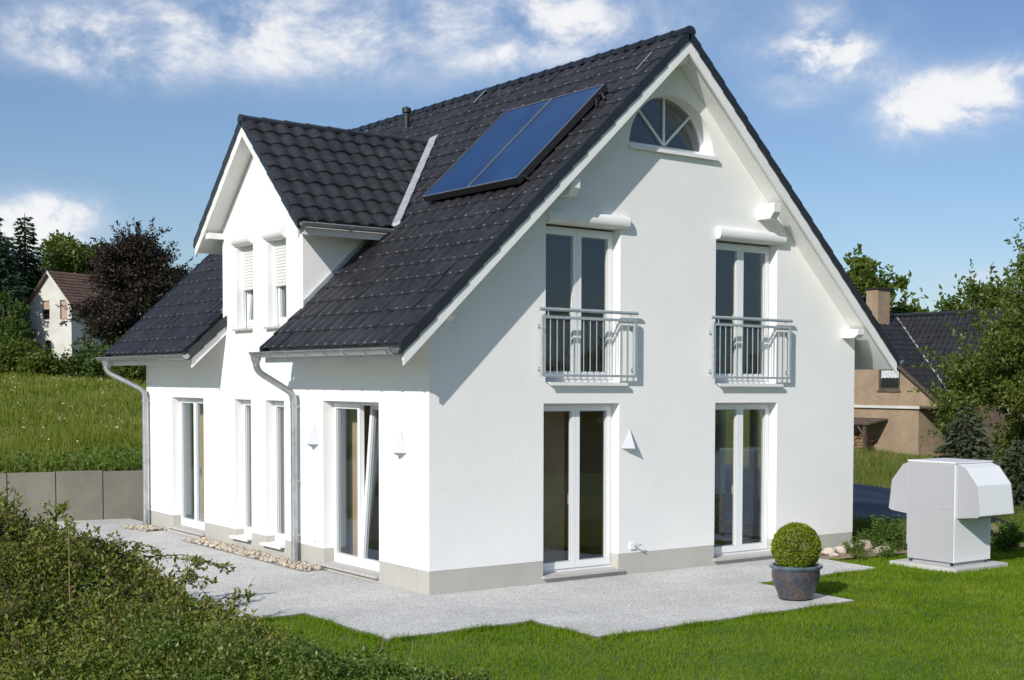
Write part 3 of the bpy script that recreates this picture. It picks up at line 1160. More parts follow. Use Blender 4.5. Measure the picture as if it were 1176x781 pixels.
mb.loops(arc(AR - .001, AZ + .001), arc(AR - .10, AZ + .09), FG, -rec - .07, -rec)
fr = mb.build('half_round_window', M['pvc'], house)
mb = MB()
for ang in (45, 90, 135):
    a = R(ang)
    d = np.array([math.cos(a), math.sin(a)])
    s = np.array([-d[1], d[0]]) * .017
    p0, p1 = np.array([AC, AZ + .10]) + d * .01, np.array([AC, AZ + .09]) + d * (AR - .095)
    cc = -rec - .002 - .001 * (ang == 90)
    mb.prism([tuple(p0 - s), tuple(p1 - s), tuple(p1 + s), tuple(p0 + s)], FG, cc - .03, cc + .004)
mb.build('glazing_bar', M['pvc'], fr)
mb = MB()
mb.prism(arc(AR - .096, AZ + .088), FG, -rec - .04, -rec - .03)
mb.build('pane', M['glass'], fr)
sill(FG, fr, 3.29, 5.01, AZ - .002, .035, .07, M['white'], back=-.2, lip=.02)

# French balcony railings
for k, (a0, a1) in enumerate(((1.72, 3.41), (Wd - 3.30, Wd - 1.61))):
    c = .088
    mb = MB()
    mb.fbox(FG, a0, a1, 3.745, 3.785, c - .02, c + .02)
    mb.fbox(FG, a0, a1, 2.93, 2.965, c - .02, c + .02)
    for a in (a0, a1 - .05):
        mb.fbox(FG, a, a + .05, 2.966, 3.744, c - .02, c + .02)
    rl = mb.build('balcony_railing', M['steel'], house, bevel=.003)
    mb = MB()
    mb.tube([FG(a0 - .03, 3.875, c), FG(a1 + .02, 3.875, c)], .026, 12)
    mb.build('handrail', M['steel'], rl, smooth=True)
    mb = MB()
    for a in np.linspace(a0 + .12, a1 - .12, 4):
        mb = MB()
        mb.tube([FG(a, 3.785, c), FG(a, 3.86, c)], .009, 8)
        mb.build('handrail_post', M['steel'], rl)
    nb = 13
    for i in range(nb):
        a = a0 + .04 + (a1 - a0 - .08) * (i + 1) / (nb + 1)
        mb = MB()
        mb.tube([FG(a, 2.96, c), FG(a, 3.76, c)], .0075, 8)
        mb.build('baluster', M['steel'], rl, smooth=True)
    mb = MB()
    for a in (a0 + .01, a1 - .03):
        for z in (3.02, 3.62):
            mb = MB()
            mb.fbox(FG, a, a + .02, z, z + .035, 0, c - .02)
            mb.fbox(FG, a - .015, a + .035, z - .01, z + .045, 0, .008)
            mb.build('wall_bracket', M['steel'], rl)

# tap and socket
mb = MB()
mb.fbox(FG, 3.36, 3.46, .37, .47, 0, .03)
tp = mb.build('outdoor_tap', M['pvc'], house, bevel=.004)
mb = MB()
mb.tube([FG(3.42, .43, .02), FG(3.44, .43, .09), FG(3.47, .42, .11)], .014, 8)
mb.tube([FG(3.44, .43, .09), FG(3.52, .44, .09)], .01, 8)
mb.build('spout', M['steel'], tp, smooth=True)
mb = MB()
mb.fbox(FL, 3.45, 3.54, .40, .49, 0, .03)
mb.build('outdoor_socket', M['pvc'], house, bevel=.005)

# ---- wall lamps


def wall_lamp(Fm, a, b, label):
    p = Fm(a, b, 0)
    t = empty('wall_lamp', p, label, 'lamp', 'wedge wall lamps beside the doors')
    mb = MB()
    T, L_, R_, Mi, B = (a, b + .30, .012), (a - .145, b, .0), (a + .145, b, .0), (a, b + .0, .15), (a, b - .075, .0)
    e = .002
    mb.add([Fm(*T), Fm(*L_), Fm(*R_), Fm(*Mi), Fm(a, b + .30, e), Fm(a - .145, b, e), Fm(a + .145, b, e)], [(0, 1, 3), (0, 3, 2), (1, 2, 3), (0, 2, 1)])
    mb.build('shade', M['lamp'], t)
    mb = MB()
    mb.add([Fm(a - .125, b - .004, .004), Fm(a + .125, b - .004, .004), Fm(a, b - .004, .135), Fm(a, b - .07, .004)], [(0, 1, 2), (0, 2, 3), (2, 1, 3), (1, 0, 3)])
    mb.build('diffuser', M['hpgrey'], t)
    return t


wall_lamp(FG, 3.345, 1.88, 'pale wedge wall lamp on the gable wall right of a patio door')
wall_lamp(FL, 3.49, 1.885, 'pale wedge wall lamp on the long wall between the downpipe and the tilted door')
wall_lamp(FL, .75, 1.87, 'pale wedge wall lamp on the long wall next to the house corner')

# ---- solar collectors
for k, (y0, y1) in enumerate(((1.58, 2.90), (.23, 1.565))):
    lab = ['blue glazed solar collector on the dark roof, the one closer to the cross gable', 'blue glazed solar collector on the dark roof, the one closer to the front verge'][k]
    xa, xb = 1.63, 3.16
    t = empty('solar_collector', (xa, y0, zr(xa) + .1), lab, 'solar panel', 'solar collectors side by side on the roof')

    def FS(a, b, c, xa=xa):     # a along y, b up the slope, c away from the roof
        return (xa + b * c45 - c * c45, a, zr(xa) + b * c45 + c * c45)
    Ls = (xb - xa) / c45
    c0, c1 = .075, .17
    mb = MB()
    mb.ring(FS, y0, y1, 0, Ls, .022, c0, c1)
    mb.build('frame', M['black'], t)
    mb = MB()
    mb.ring(FS, y0 + .003, y1 - .003, .003, Ls - .003, .02, c1 + .001, c1 + .006)
    mb.build('edge_trim', M['alu'], t)
    mb = MB()
    mb.fbox(FS, y0 + .021, y1 - .021, .021, Ls - .021, c0 + .01, c1 - .004)
    mb.build('glazing', M['collector'], t)
    mb = MB()
    for b in (.28, Ls - .28):
        mb.fbox(FS, y0 - .0 if k else y0, y1 + .0, b - .03, b + .03, .056, c0 - .002)
    for a in (y0 + .12, y1 - .12):
        mb.fbox(FS, a - .02, a + .02, .05, Ls - .05, .03, .0555)
    mb.build('mounting_rail', M['black'], t)
    if k:
        mb = MB()
        mb.tube([FS(y0 - .0, Ls - .2, .13), FS(y0 - .08, Ls - .2, .13), FS(y0 - .13, Ls - .25, .06)], .022, 8)
        mb.tube([FS(y0 - .0, Ls - .32, .12), FS(y0 - .05, Ls - .32, .12), FS(y0 - .07, Ls - .4, .05)], .015, 8)
        mb.tube([FS(y0 - .0, .10, .12), FS(y0 - .05, .10, .12), FS(y0 - .07, .10, .05)], .016, 8)
        mb.build('pipe_fitting', M['black'], t, smooth=True)

# ---- things seen through the glass
t = empty('sofa', (1.3, 2.3, .085), 'dark sofa standing in the room behind the tilted patio door', 'sofa')
mb = MB()
mb.box(1.2, 2.1, 1.5, 3.3, .2, .5)
mb.build('seat', M['cloth'], t, bevel=.05)
mb = MB()
mb.box(1.95, 2.2, 1.5, 3.3, .501, .95)
mb.build('backrest', M['cloth'], t, bevel=.05)
for y in (1.3, 3.301):
    mb = MB()
    mb.box(1.2, 2.2, y, y + .19, .2, .7)
    mb.build('armrest', M['cloth'], t, bevel=.04)
for x in (1.27, 2.05):
    for y in (1.4, 3.35):
        mb = MB()
        mb.box(x, x + .05, y, y + .05, .085, .2)
        mb.build('leg', M['oak'], t)
t = empty('wooden_chair', (6.0, 1.0, .085), 'pale wooden chair in the room behind the patio door next to the planter', 'chair')
mb = MB()
mb.box(5.85, 6.25, .75, 1.15, .5, .54)
mb.build('seat', M['oak'], t, bevel=.006)
for x in (5.86, 6.20):
    for y in (.76, 1.10):
        mb = MB()
        mb.box(x, x + .04, y, y + .04, .085, .499)
        mb.build('leg', M['oak'], t)
mb = MB()
for x in (5.86, 6.20):
    mb.box(x, x + .04, 1.101, 1.14, .541, 1.0)
for z in (.65, .78, .91):
    mb.box(5.9, 6.2, 1.11, 1.13, z, z + .06)
mb.build('backrest', M['oak'], t)


def curtain(y, x0, x1, z0, z1, label):
    mb = MB()
    n = 60
    P = [(x0 + (x1 - x0) * i / n, y + .035 * math.sin(i * 1.05)) for i in range(n + 1)]
    vs = [(x, yy, z0) for x, yy in P] + [(x, yy, z1) for x, yy in P] + [(x, yy + .006, z0) for x, yy in P] + [(x, yy + .006, z1) for x, yy in P]
    k = n + 1
    fs = []
    for i in range(n):
        fs += [(i, i + 1, k + i + 1, k + i), (2 * k + i + 1, 2 * k + i, 3 * k + i, 3 * k + i + 1)]
    mb.add(vs, fs)
    o = mb.build('curtain', M['curtain'], None, smooth=True, recalc=False, loc=((x0 + x1) / 2, y, z0))
    return tag(o, label, 'curtain')


def curtain_long(x, y0, y1, z0, z1, label):
    mb = MB()
    n = 40
    pts = [(y0 + (y1 - y0) * i / n, x + .035 * math.sin(i * 1.1)) for i in range(n + 1)]
    mb.prism([(a, c) for a, c in pts] + [(a, c + .006) for a, c in reversed(pts)], lambda a, c, b: (c, a, b), z0, z1)
    o = mb.build('curtain', M['curtain'], None, smooth=True, loc=(x, (y0 + y1) / 2, z0))
    return tag(o, label, 'curtain')


curtain_long(.50, 9.0, 9.75, .1, 2.5, 'beige curtain behind the far left patio door of the long wall')
curtain_long(.52, 2.95, 3.35, .1, 2.5, 'narrow beige curtain beside the tilted patio door sash')
curtain(.62, 2.12, 2.60, .12, 2.5, 'beige curtain gathered behind the ground floor patio door left of the gable lamp')

# ================================================================== HEAT PUMP
hp = empty('heat_pump', (8.2, -2.1, .03), 'grey white box shaped outdoor heat pump with two sloping hoods', 'heat pump')
hx0, hx1, hy0, hy1 = 7.75, 8.67, -2.56, -1.62
mb = MB()
mb.box(hx0, hx1, hy0, hy1, .08, 1.63)
mb.build('cabinet', M['hp'], hp, bevel=.008)
mb = MB()
mb.box(hx0 - .012, hx0 - .001, hy0 + .006, hy1 - .006, .085, 1.622)
mb.build('front_panel', M['hpfront'], hp, bevel=.003)  # face dimmed by its colour to imitate how the light falls
mb = MB()
mb.box(hx0 - .010, hx0 + .05, hy1 - .0055, hy1 + .012, .30, 1.615)
mb.build('panel_seam', M['hpgrey'], hp)
mb = MB()
mb.box(hx0 - .012, hx1 + .012, hy0 - .012, hy1 + .012, 1.631, 1.655)
mb.build('lid', M['hp'], hp, bevel=.004)
mb = MB()
mb.box(hx0 + .04, hx1 - .04, hy0 + .04, hy1 - .04, .031, .079)
mb.build('base_frame', M['hpfront'], hp)
mb = MB()
for x in (hx0 + .05, hx1 - .05):
    for y in (hy0 + .05, hy1 - .05):
        mb.box(x - .045, x - .01, y - .018, y + .018, .031, .062)
for y in (hy0 + .07, hy1 - .07):
    mb.lathe([(.014, .031), (.014, .07)], hx0 + .02, y, 8)
mb.build('foot_bolt', M['black'], hp)
for s in (-1, 1):
    def FH(a, b, c, s=s):
        y = hy0 - a if s < 0 else hy1 + a
        return (c, y, b)
    poly = [(.001, 1.625), (.16, 1.575), (.39, 1.31), (.455, .845), (.40, .815), (.001, .775)]
    mb = MB()
    mb.prism(poly, FH, hx0 + .07, hx1 - .03)
    hd = mb.build('hood', M['hp'], hp, bevel=.006)
    for (xa, xb) in ((hx0 + .052, hx0 + .069), (hx1 - .029, hx1 - .012)):
        mb = MB()
        mb.prism(poly, FH, xa, xb)
        mb.build('hood_end_plate', M['hpfront'], hd, bevel=.003)  # hood ends dimmed by colour like the front face
    mb = MB()
    mb.add([FH(.40, .808, hx0 + .04), FH(.04, .772, hx0 + .04), FH(.04, .772, hx1 - .04), FH(.40, .808, hx1 - .04), FH(.40, .812, hx0 + .04), FH(.04, .776, hx0 + .04), FH(.04, .776, hx1 - .04), FH(.40, .812, hx1 - .04)],
           [(0, 1, 2, 3), (4, 7, 6, 5), (0, 4, 5, 1), (1, 5, 6, 2), (2, 6, 7, 3), (3, 7, 4, 0)])
    mb.build('air_grille', M['black'], hd)
mb = MB()
for i, (w, h) in enumerate(((.018, .016), (.010, .010), (.010, .010), (.012, .012), (.010, .010), (.012, .010), (.016, .014))):
    y = hy0 + .26 - i * .026
    mb.hexa([(hx0 - .015, y, .90), (hx0 - .015, y - w, .90), (hx0 - .015, y - w - .004, .90 + h), (hx0 - .015, y - .004, .90 + h), (hx0 - .013, y, .90), (hx0 - .013, y - w, .90), (hx0 - .013, y - w - .004, .90 + h), (hx0 - .013, y - .004, .90 + h)])
mb.build('badge', M['badge'], hp)
mb = MB()
mb.box(7.52, 8.84, -2.78, -1.44, -.1, .03)
o = mb.build('concrete_slab', M['slab'], None, bevel=.01, loc=(8.2, -2.1, 0))
tag(o, 'flat pale concrete slab under the heat pump', 'slab')

# ================================================================== PLANTER
pc = (3.68, -3.20)
mb = MB()
mb.lathe([(.20, .015), (.228, .02), (.236, .045), (.240, .07), (.264, .125), (.295, .20), (.315, .28), (.322, .345), (.318, .40), (.335, .415), (.352, .425), (.356, .445), (.345, .46), (.315, .455), (.295, .43), (.285, .38), (.05, .375)], pc[0], pc[1], 48)
pot = mb.build('plant_pot', M['glaze'], None, smooth=True, loc=(pc[0], pc[1], .01))
tag(pot, 'round glazed blue brown ceramic pot on the terrace corner', 'plant pot')
mb = MB()
mb.lathe([(.322, .398), (.337, .413), (.355, .424), (.3595, .445), (.347, .4635), (.31, .458), (.312, .40)], pc[0], pc[1], 48)
mb.build('rim', M['rim'], pot, smooth=True)
mb = MB()
mb.lathe([(.284, .384), (.28, .40), (.02, .41)], pc[0], pc[1], 32)
mb.build('soil', M['soil'], pot, smooth=True)
bx = empty('boxwood_ball', (pc[0], pc[1], .40), 'clipped round boxwood growing in the glazed pot', 'shrub')
mb = MB()
bc = np.array([pc[0], pc[1], .69])
rg = np.random.default_rng(5)
mb.tube([(pc[0], pc[1], .38), (pc[0] + .01, pc[1], .6)], [.02, .014], 8)
for i in range(40):
    d = unit(rg.normal(size=3))
    mb.tube([(pc[0], pc[1], .5 + .15 * rg.uniform()), tuple(bc + d * .27)], [.007, .002], 4)
mb.build('stem', M['twig'], bx)
n = 15000
d = unit(rg.normal(size=(n, 3)))
lump = 1 + .035 * np.sin(9 * d[:, 0] + 3) * np.sin(8 * d[:, 1] + 1) * np.sin(9 * d[:, 2]) + .02 * np.sin(23 * d[:, 0]) * np.sin(21 * d[:, 2] + d[:, 1] * 19)
rr = .318 * lump * (1 - np.abs(rg.normal(0, .07, n)))
P = bc + d * rr[:, None] * np.array([1, 1, .98])
V, F = leaf_geo(P, .026, rg, aspect=.7, dirs=d * 1.0 + rg.normal(0, .7, (n, 3)))
fast('foliage', V, F, M['box'], bx)

# ================================================================== GROUND
tag(fast('ground', [(-700, -700, -.06), (700, -700, -.06), (700, 900, -.06), (-700, 900, -.06)], [(0, 1, 2, 3)], M['field']), 'wide grassy ground around the plot', 'ground', kind='structure')
mb = MB()
nx = 60
tag(fast('lawn', [(-14, -22, -.035), (14.0, -22, -.035), (14.0, 1.5, -.035), (-14, 1.5, -.035)], [(0, 1, 2, 3)], M['lawn']), 'mown green lawn in front of the terrace', 'lawn', kind='structure')
TERR = [(-3.4, -.30), (-1.88, -.30), (-1.88, -2.42), (.03, -2.42), (.03, -3.74), (4.22, -3.74), (4.28, -1.80), (6.88, -1.76), (6.98, -.62), (6.98, .2), (.2, .2), (.2, 13.3), (-3.4, 13.3)]
mb = MB()
mb.prism(TERR, W_, -.1, 0)
tag(mb.build('terrace', M['terrace']), 'pale speckled stone terrace around the house', 'terrace', kind='structure')
mb = MB()
for a, b in zip(TERR[:9], TERR[1:10]):
    a, b = np.array(a), np.array(b)
    d = (b - a) / np.linalg.norm(b - a)
    nrm = np.array([d[1], -d[0]]) * .035
    if abs(d[1]) > .5 and a[0] > 6:
        continue
    mb.hexa([(*a, -.1), (*b, -.1), (*(b + nrm), -.1), (*(a + nrm), -.1), (*a, -.006), (*b, -.006), (*(b + nrm), -.006), (*(a + nrm), -.006)])
tag(mb.build('terrace_kerb', M['kerb']), 'dark edging strip along the terrace', 'kerb', kind='structure')


def in_poly(P, poly):
    x, y = P[:, 0], P[:, 1]
    r = np.zeros(len(P), bool)
    n = len(poly)
    for i in range(n):
        (x0, y0), (x1, y1) = poly[i], poly[(i + 1) % n]
        c = ((y0 > y) != (y1 > y)) & (x < (x1 - x0) * (y - y0) / (y1 - y0 + 1e-12) + x0)
        r ^= c
    return r


# pebble strips along the long wall
PEB = [[(-.34, 3.15), (-.01, 3.15), (-.01, 8.1), (-.36, 8.1)], [(-.42, 9.95), (-.01, 9.95), (-.01, 11.0), (-.55, 11.0)]]
V, F = [], []
nb = 0
rg = np.random.default_rng(9)
icos = bmesh.new()
bmesh.ops.create_icosphere(icos, subdivisions=1, radius=1)
IV = np.array([v.co[:] for v in icos.verts])
IF = np.array([[v.index for v in f.verts] for f in icos.faces])
icos.free()
for k, poly in enumerate(PEB):
    xs, ys = [p[0] for p in poly], [p[1] for p in poly]
    m = 620 if k == 0 else 150
    Q = np.stack([rg.uniform(min(xs), max(xs), m), rg.uniform(min(ys), max(ys), m)], 1)
    Q = Q[in_poly(Q, poly)]
    for q in Q:
        s = rg.uniform(.022, .05) * np.array([1, rg.uniform(.7, 1.2), rg.uniform(.5, .8)])
        a = rg.uniform(0, 6.28)
        X = IV * (1 + rg.normal(0, .09, (len(IV), 1))) * s
        X = np.stack([X[:, 0] * math.cos(a) - X[:, 1] * math.sin(a), X[:, 0] * math.sin(a) + X[:, 1] * math.cos(a), X[:, 2]], 1)
        V.append(X + np.array([q[0], q[1], rg.uniform(.008, .045)]))
        F.append(IF + nb)
        nb += len(IV)
o = fast('gravel', np.concatenate(V), np.concatenate(F), M['pebble'], smooth=True)
tag(o, 'beige pebbles in the drainage strips along the long wall', 'gravel', kind='stuff')
mb = MB()
mb.box(-.375, -.345, 3.12, 8.13, -.05, .012)
mb.box(-.345, -.004, 3.09, 3.12, -.05, .012)
tag(mb.build('gravel_edging', M['kerb']), 'thin dark edging of the pebble strip', 'edging', kind='structure')

# bare soil at the far house corner
tag(fast('soil_patch', [(6.99, -.62, .004), (7.6, -.75, .004), (9.6, -.9, .004), (10.2, .4, .004), (8.7, 1.6, .004), (8.204, 1.2, .004), (8.204, -.004, .004), (6.99, -.004, .004)], [(0, 1, 2, 3, 4, 5, 6, 7)], M['dirt']), 'bare brown soil at the house corner', 'soil', kind='structure')

# stones
STONES = [((7.12, -.16), .10, 'broad flat pale stone against the plinth near the planter'), ((7.42, -.20), .13, 'pale beige stone second along the plinth from the terrace'), ((7.72, -.14), .12, 'rounded beige stone by the plinth close to the house corner'),
          ((7.35, -.38), .07, 'small sandy stone in front of the plinth stones'), ((8.02, -.22), .15, 'large beige stone at the foot of the house corner'), ((8.53, .05), .15, 'big pale boulder beyond the house corner'), ((8.22, -.70), .14, 'grey flat boulder among the weeds near the heat pump')]
for k, ((sx, sy), sr, lab) in enumerate(STONES):
    bm = bmesh.new()
    bmesh.ops.create_icosphere(bm, subdivisions=3, radius=1)
    rg = np.random.default_rng(30 + k)
    ph = rg.uniform(0, 6, 6)
    for v in bm.verts:
        p = np.array(v.co)
        f = 1 + .14 * math.sin(2.3 * p[0] + ph[0]) * math.sin(2.1 * p[1] + ph[1]) + .09 * math.sin(5 * p[2] + ph[2] + 3 * p[0]) + .05 * math.sin(9 * p[1] + ph[3])
        v.co = Vector(p * f * np.array([sr * 1.25, sr * .95, sr * .62]))
    me = bpy.data.meshes.new('stone')
    bm.to_mesh(me)
    bm.free()
    for pl in me.polygons:
        pl.use_smooth = True
    o = link(me, 'stone', M['rock'], None, (sx, sy, sr * .38))
    o.rotation_euler = (0, 0, rg.uniform(0, 6))
    tag(o, lab, 'stone', 'stones at the house corner')

# black sheet over a heap, with a hose
rg = np.random.default_rng(3)
A0 = np.array([10.6, 3.6])
ux, uy = np.array([.78, -.62]), np.array([.62, .78])
n1, n2 = 46, 30
V = []
for i in range(n1):
    for j in range(n2):
        a, b = (i / (n1 - 1) - .5) * 9.0, (j / (n2 - 1)) * 8.0
        p = A0 + ux * a + uy * b
        hgt = (.70 - .15 * a) * math.exp(-((b - 5.5) / 3.2) ** 2) * (1 - .5 * abs(a / 4.5) ** 3) + .07 * math.sin(a * 2.1 + b) * math.sin(b * .8) + .03 * math.sin(b * 4.3 + a * 1.3)
        e = min(1, min(i, n1 - 1 - i) / 3, min(j, n2 - 1 - j) / 3)
        V.append((p[0], p[1], max(.0, hgt * e + .01) - .03))
F = [(i * n2 + j, (i + 1) * n2 + j, (i + 1) * n2 + j + 1, i * n2 + j + 1) for i in range(n1 - 1) for j in range(n2 - 1)]
o = fast('plastic_sheet', V, F, M['tarp'], smooth=True, loc=(A0[0], A0[1], 0))
tag(o, 'black plastic sheet spread over a low heap behind the house corner', 'sheet')


def tarp_z(x, y):
    q = np.array([x, y]) - A0
    a, b = q @ ux, q @ uy
    return (.70 - .15 * a) * math.exp(-((b - 5.5) / 3.2) ** 2) * (1 - .5 * min(1, abs(a / 4.5)) ** 3) + .02


path = []
for k in range(30):
    t_ = k / 29
    a, b = -3.4 + 4.4 * t_, 3.9 + .5 * math.sin(t_ * 5) + (1.6 * max(0, t_ - .7) / .3)
    p = A0 + ux * a + uy * b
    path.append((p[0], p[1], tarp_z(p[0], p[1]) + .03))
mb = MB()
mb.tube(path, .022, 6)
o = mb.build('garden_hose', M['hose'], None, smooth=True, loc=path[0])
tag(o, 'thin yellow hose lying across the black plastic sheet', 'hose')

# ---- retaining wall of concrete panels and the meadow behind it
WB = np.array([-2.02, 13.10])
wd_ = np.array([.984, -.178])
wn = np.array([.178, .984])
rw = empty('retaining_wall', (WB[0], WB[1], 0), 'low grey concrete panel wall holding back the meadow', 'wall')
for k in range(-30, 8):
    a, b = WB + wd_ * (.875 * k + .008), WB + wd_ * (.875 * (k + 1) - .008)
    mb = MB()
    h = .99 + .012 * math.sin(k * 2.3)
    mb.hexa([(*a, -.1), (*b, -.1), (*(b + wn * .12), -.1), (*(a + wn * .12), -.1), (*a, h), (*b, h), (*(b + wn * .12), h), (*(a + wn * .12), h)])
    mb.build('panel', M['concrete'], rw, bevel=.006)


def smooth01(x):
    x = np.clip(x, 0, 1)
    return x * x * (3 - 2 * x)


def hill_z(P):
    P = np.asarray(P, float)
    d = (P[..., :2] - WB) @ wn
    q = P[..., :2] - CAM[:2]
    f2 = np.array([math.sin(YAW), math.cos(YAW)])
    r2 = np.array([math.cos(YAW), -math.sin(YAW)])
    dep = np.maximum(q @ f2, 1.0)
    s = np.where(q @ f2 > 1, (q @ r2) / dep, -1.0)
    fac = 1 - smooth01((s + .36) / .16)
    z = .95 + .043 * np.minimum(d, 55) + .024 * np.clip(d - 55, 0, 400)
    z += .10 * np.sin(P[..., 0] * .21 + 1) * np.sin(P[..., 1] * .17) * np.clip(d / 8, 0, 1)
    return z * fac - .08 * (1 - fac)


gx, gd = np.linspace(-90, 90, 121), np.concatenate([[.13], np.linspace(.6, 20, 36), np.linspace(22, 260, 60)])
V = []
for d in gd:
    for a in gx:
        p = WB + wd_ * a + wn * d
        V.append((p[0], p[1], 0))
V = np.array(V)
V[:, 2] = hill_z(V)
na = len(gx)
F = [(i * na + j, i * na + j + 1, (i + 1) * na + j + 1, (i + 1) * na + j) for i in range(len(gd) - 1) for j in range(na - 1)]
tag(fast('meadow_hill', V, F, M['hillsoil'], smooth=True), 'gently rising grassy meadow behind the low wall', 'hill', kind='structure')


def frustum_pts(n, dmin, dmax, u0, u1, rg, power=1.0):
    """ground points spread over a wedge of ground"""
    dep = (dmin ** 2 + (dmax ** 2 - dmin ** 2) * rg.uniform(0, 1, n)) ** .5 if power == 2 else dmin * (dmax / dmin) ** rg.uniform(0, 1, n)
    u = rg.uniform(u0, u1, n)
    f2 = np.array([math.sin(YAW), math.cos(YAW)])
    r2 = np.array([math.cos(YAW), -math.sin(YAW)])
    return CAM[:2] + (f2[None, :] + r2[None, :] * ((u - PX) / FOC)[:, None]) * dep[:, None], dep


# meadow grass: density falls with distance as the blades grow coarser
rg = np.random.default_rng(21)
P2, dep = frustum_pts(95000, 27, 92, -260, 330, rg)
dd = (P2 - WB) @ wn
ok = dd > .2
P2, dep, dd = P2[ok], dep[ok], dd[ok]
P = np.column_stack([P2, np.zeros(len(P2))])
P[:, 2] = hill_z(P) - .02
hh = (.26 + .12 * np.sin(P[:, 0] * .9) * np.sin(P[:, 1] * .7)) * rg.uniform(.5, 1.4, len(P))
V, F = blade_geo(P, hh, .010 * dep / 27 + .003, rg, .4)
tag(fast('meadow_grass', V, F, M['tall']), 'tall meadow grass on the slope behind the wall', 'grass', kind='stuff')
sel = rg.uniform(size=len(P)) < .011 * (.3 + smooth01((np.sin(P[:, 0] * .35 + 2) * np.sin(P[:, 1] * .22) + .4))) * (dd > 5)
Q = P[sel]
Q = Q + np.column_stack([np.zeros(len(Q)), np.zeros(len(Q)), hh[sel] * .95])
V, F = leaf_geo(np.repeat(Q, 4, 0) + rg.normal(0, .03, (len(Q) * 4, 3)), .038, rg, up=.0, aspect=.9)
tag(fast('meadow_flowers', V, F, M['petal']), 'tiny white flowers scattered in the meadow', 'flowers', kind='stuff')
n = 26000
a = rg.uniform(-20, 5.5, n)
d = .15 + 3.4 * rg.uniform(0, 1, n) ** 1.3
P = np.column_stack([WB[0] + wd_[0] * a + wn[0] * d, WB[1] + wd_[1] * a + wn[1] * d, np.zeros(n)])
P[:, 2] = hill_z(P) + rg.uniform(0, 1, n) ** 1.2 * (.30 + .16 * np.sin(a * 2.3) * np.sin(a * .9 + d * 2)) * np.clip(1.25 - d / 4, .2, 1)
V, F = leaf_geo(P, .085, rg, up=.5, aspect=.6)
tag(fast('wild_plants', V, F, M['weed']), 'leafy wild plants growing along the top of the low wall', 'plants', kind='stuff')

# lawn blades
rg = np.random.default_rng(22)
P2, dep = frustum_pts(620000, 10.5, 30, -260, 1400, rg, 2)
ok = (~in_poly(P2, TERR)) & ~((P2[:, 0] > 0) & (P2[:, 0] < 8.3) & (P2[:, 1] > -.1) & (P2[:, 1] < 11)) & ~((P2[:, 0] > 7.51) & (P2[:, 0] < 8.85) & (P2[:, 1] > -2.79) & (P2[:, 1] < -1.43))
ok &= (P2[:, 1] < 1.5) & (P2[:, 0] < 14) & ~((P2[:, 0] < -1.9) & (P2[:, 1] > -.3)) & ~((P2[:, 0] > 6.9) & (P2[:, 0] < 9.8) & (P2[:, 1] > -.75 - .1 * rg.uniform(size=len(P2))))
P2, dep = P2[ok], dep[ok]
P = np.column_stack([P2, np.full(len(P2), -.035)])
cl = np.sin(P[:, 0] * 3.1) * np.sin(P[:, 1] * 2.7 + 1) + .6 * np.sin(P[:, 0] * 7.3 + P[:, 1] * 5.1)
hh = (.043 + .008 * cl) * rg.uniform(.6, 1.45, len(P))
V, F = blade_geo(P, hh, .0045 * dep / 13, rg, .45)
edge = []
for a, b in zip(TERR[:8], TERR[1:9]):
    a, b = np.array(a), np.array(b)
    L = np.linalg.norm(b - a)
    d = (b - a) / L
    no = np.array([d[1], -d[0]])
    m = int(L * 520)
    t_ = rg.uniform(0, L, m)
    edge.append(a + d * t_[:, None] + no * (np.abs(rg.normal(.03, .035, m)) + .05)[:, None])
edge = np.concatenate(edge)
edge = edge[edge[:, 0] > -3.3]
he = .050 * rg.uniform(.5, 1.6, len(edge)) * (1 + .5 * np.sin(edge[:, 0] * 6 + edge[:, 1] * 5))
V2, F2 = blade_geo(np.column_stack([edge, np.full(len(edge), -.035)]), he, .005 + 0 * he, rg, .6)
V, F = np.concatenate([V, V2]), np.concatenate([F, F2 + len(V)])
tag(fast('lawn_grass', V, F, M['blade']), 'short mown grass of the lawn', 'grass', kind='stuff')
# rough grass further out to the right
P2, dep = frustum_pts(85000, 22, 62, 950, 1260, rg)
q = P2 - A0
ta, tb = q @ ux, q @ uy
ok = ~((P2[:, 1] < 1.5) & (P2[:, 0] < 14)) & ~((np.abs(ta) < 4.4) & (tb > .1) & (tb < 7.8)) & (P2[:, 0] < 33.7) & ~((P2[:, 0] < 8.4) & (P2[:, 1] > -.2))
P2, dep = P2[ok], dep[ok]
P = np.column_stack([P2, np.full(len(P2), -.06)])
hh = (.22 + .10 * np.sin(P[:, 0] * .8) * np.sin(P[:, 1] * .9)) * rg.uniform(.5, 1.5, len(P))
V, F = blade_geo(P, hh, .010 * dep / 24 + .002, rg, .4)
tag(fast('rough_grass', V, F, M['dry']), 'rough unmown grass with dry patches behind the heat pump', 'grass', kind='stuff')

# ---- weeds near the heat pump


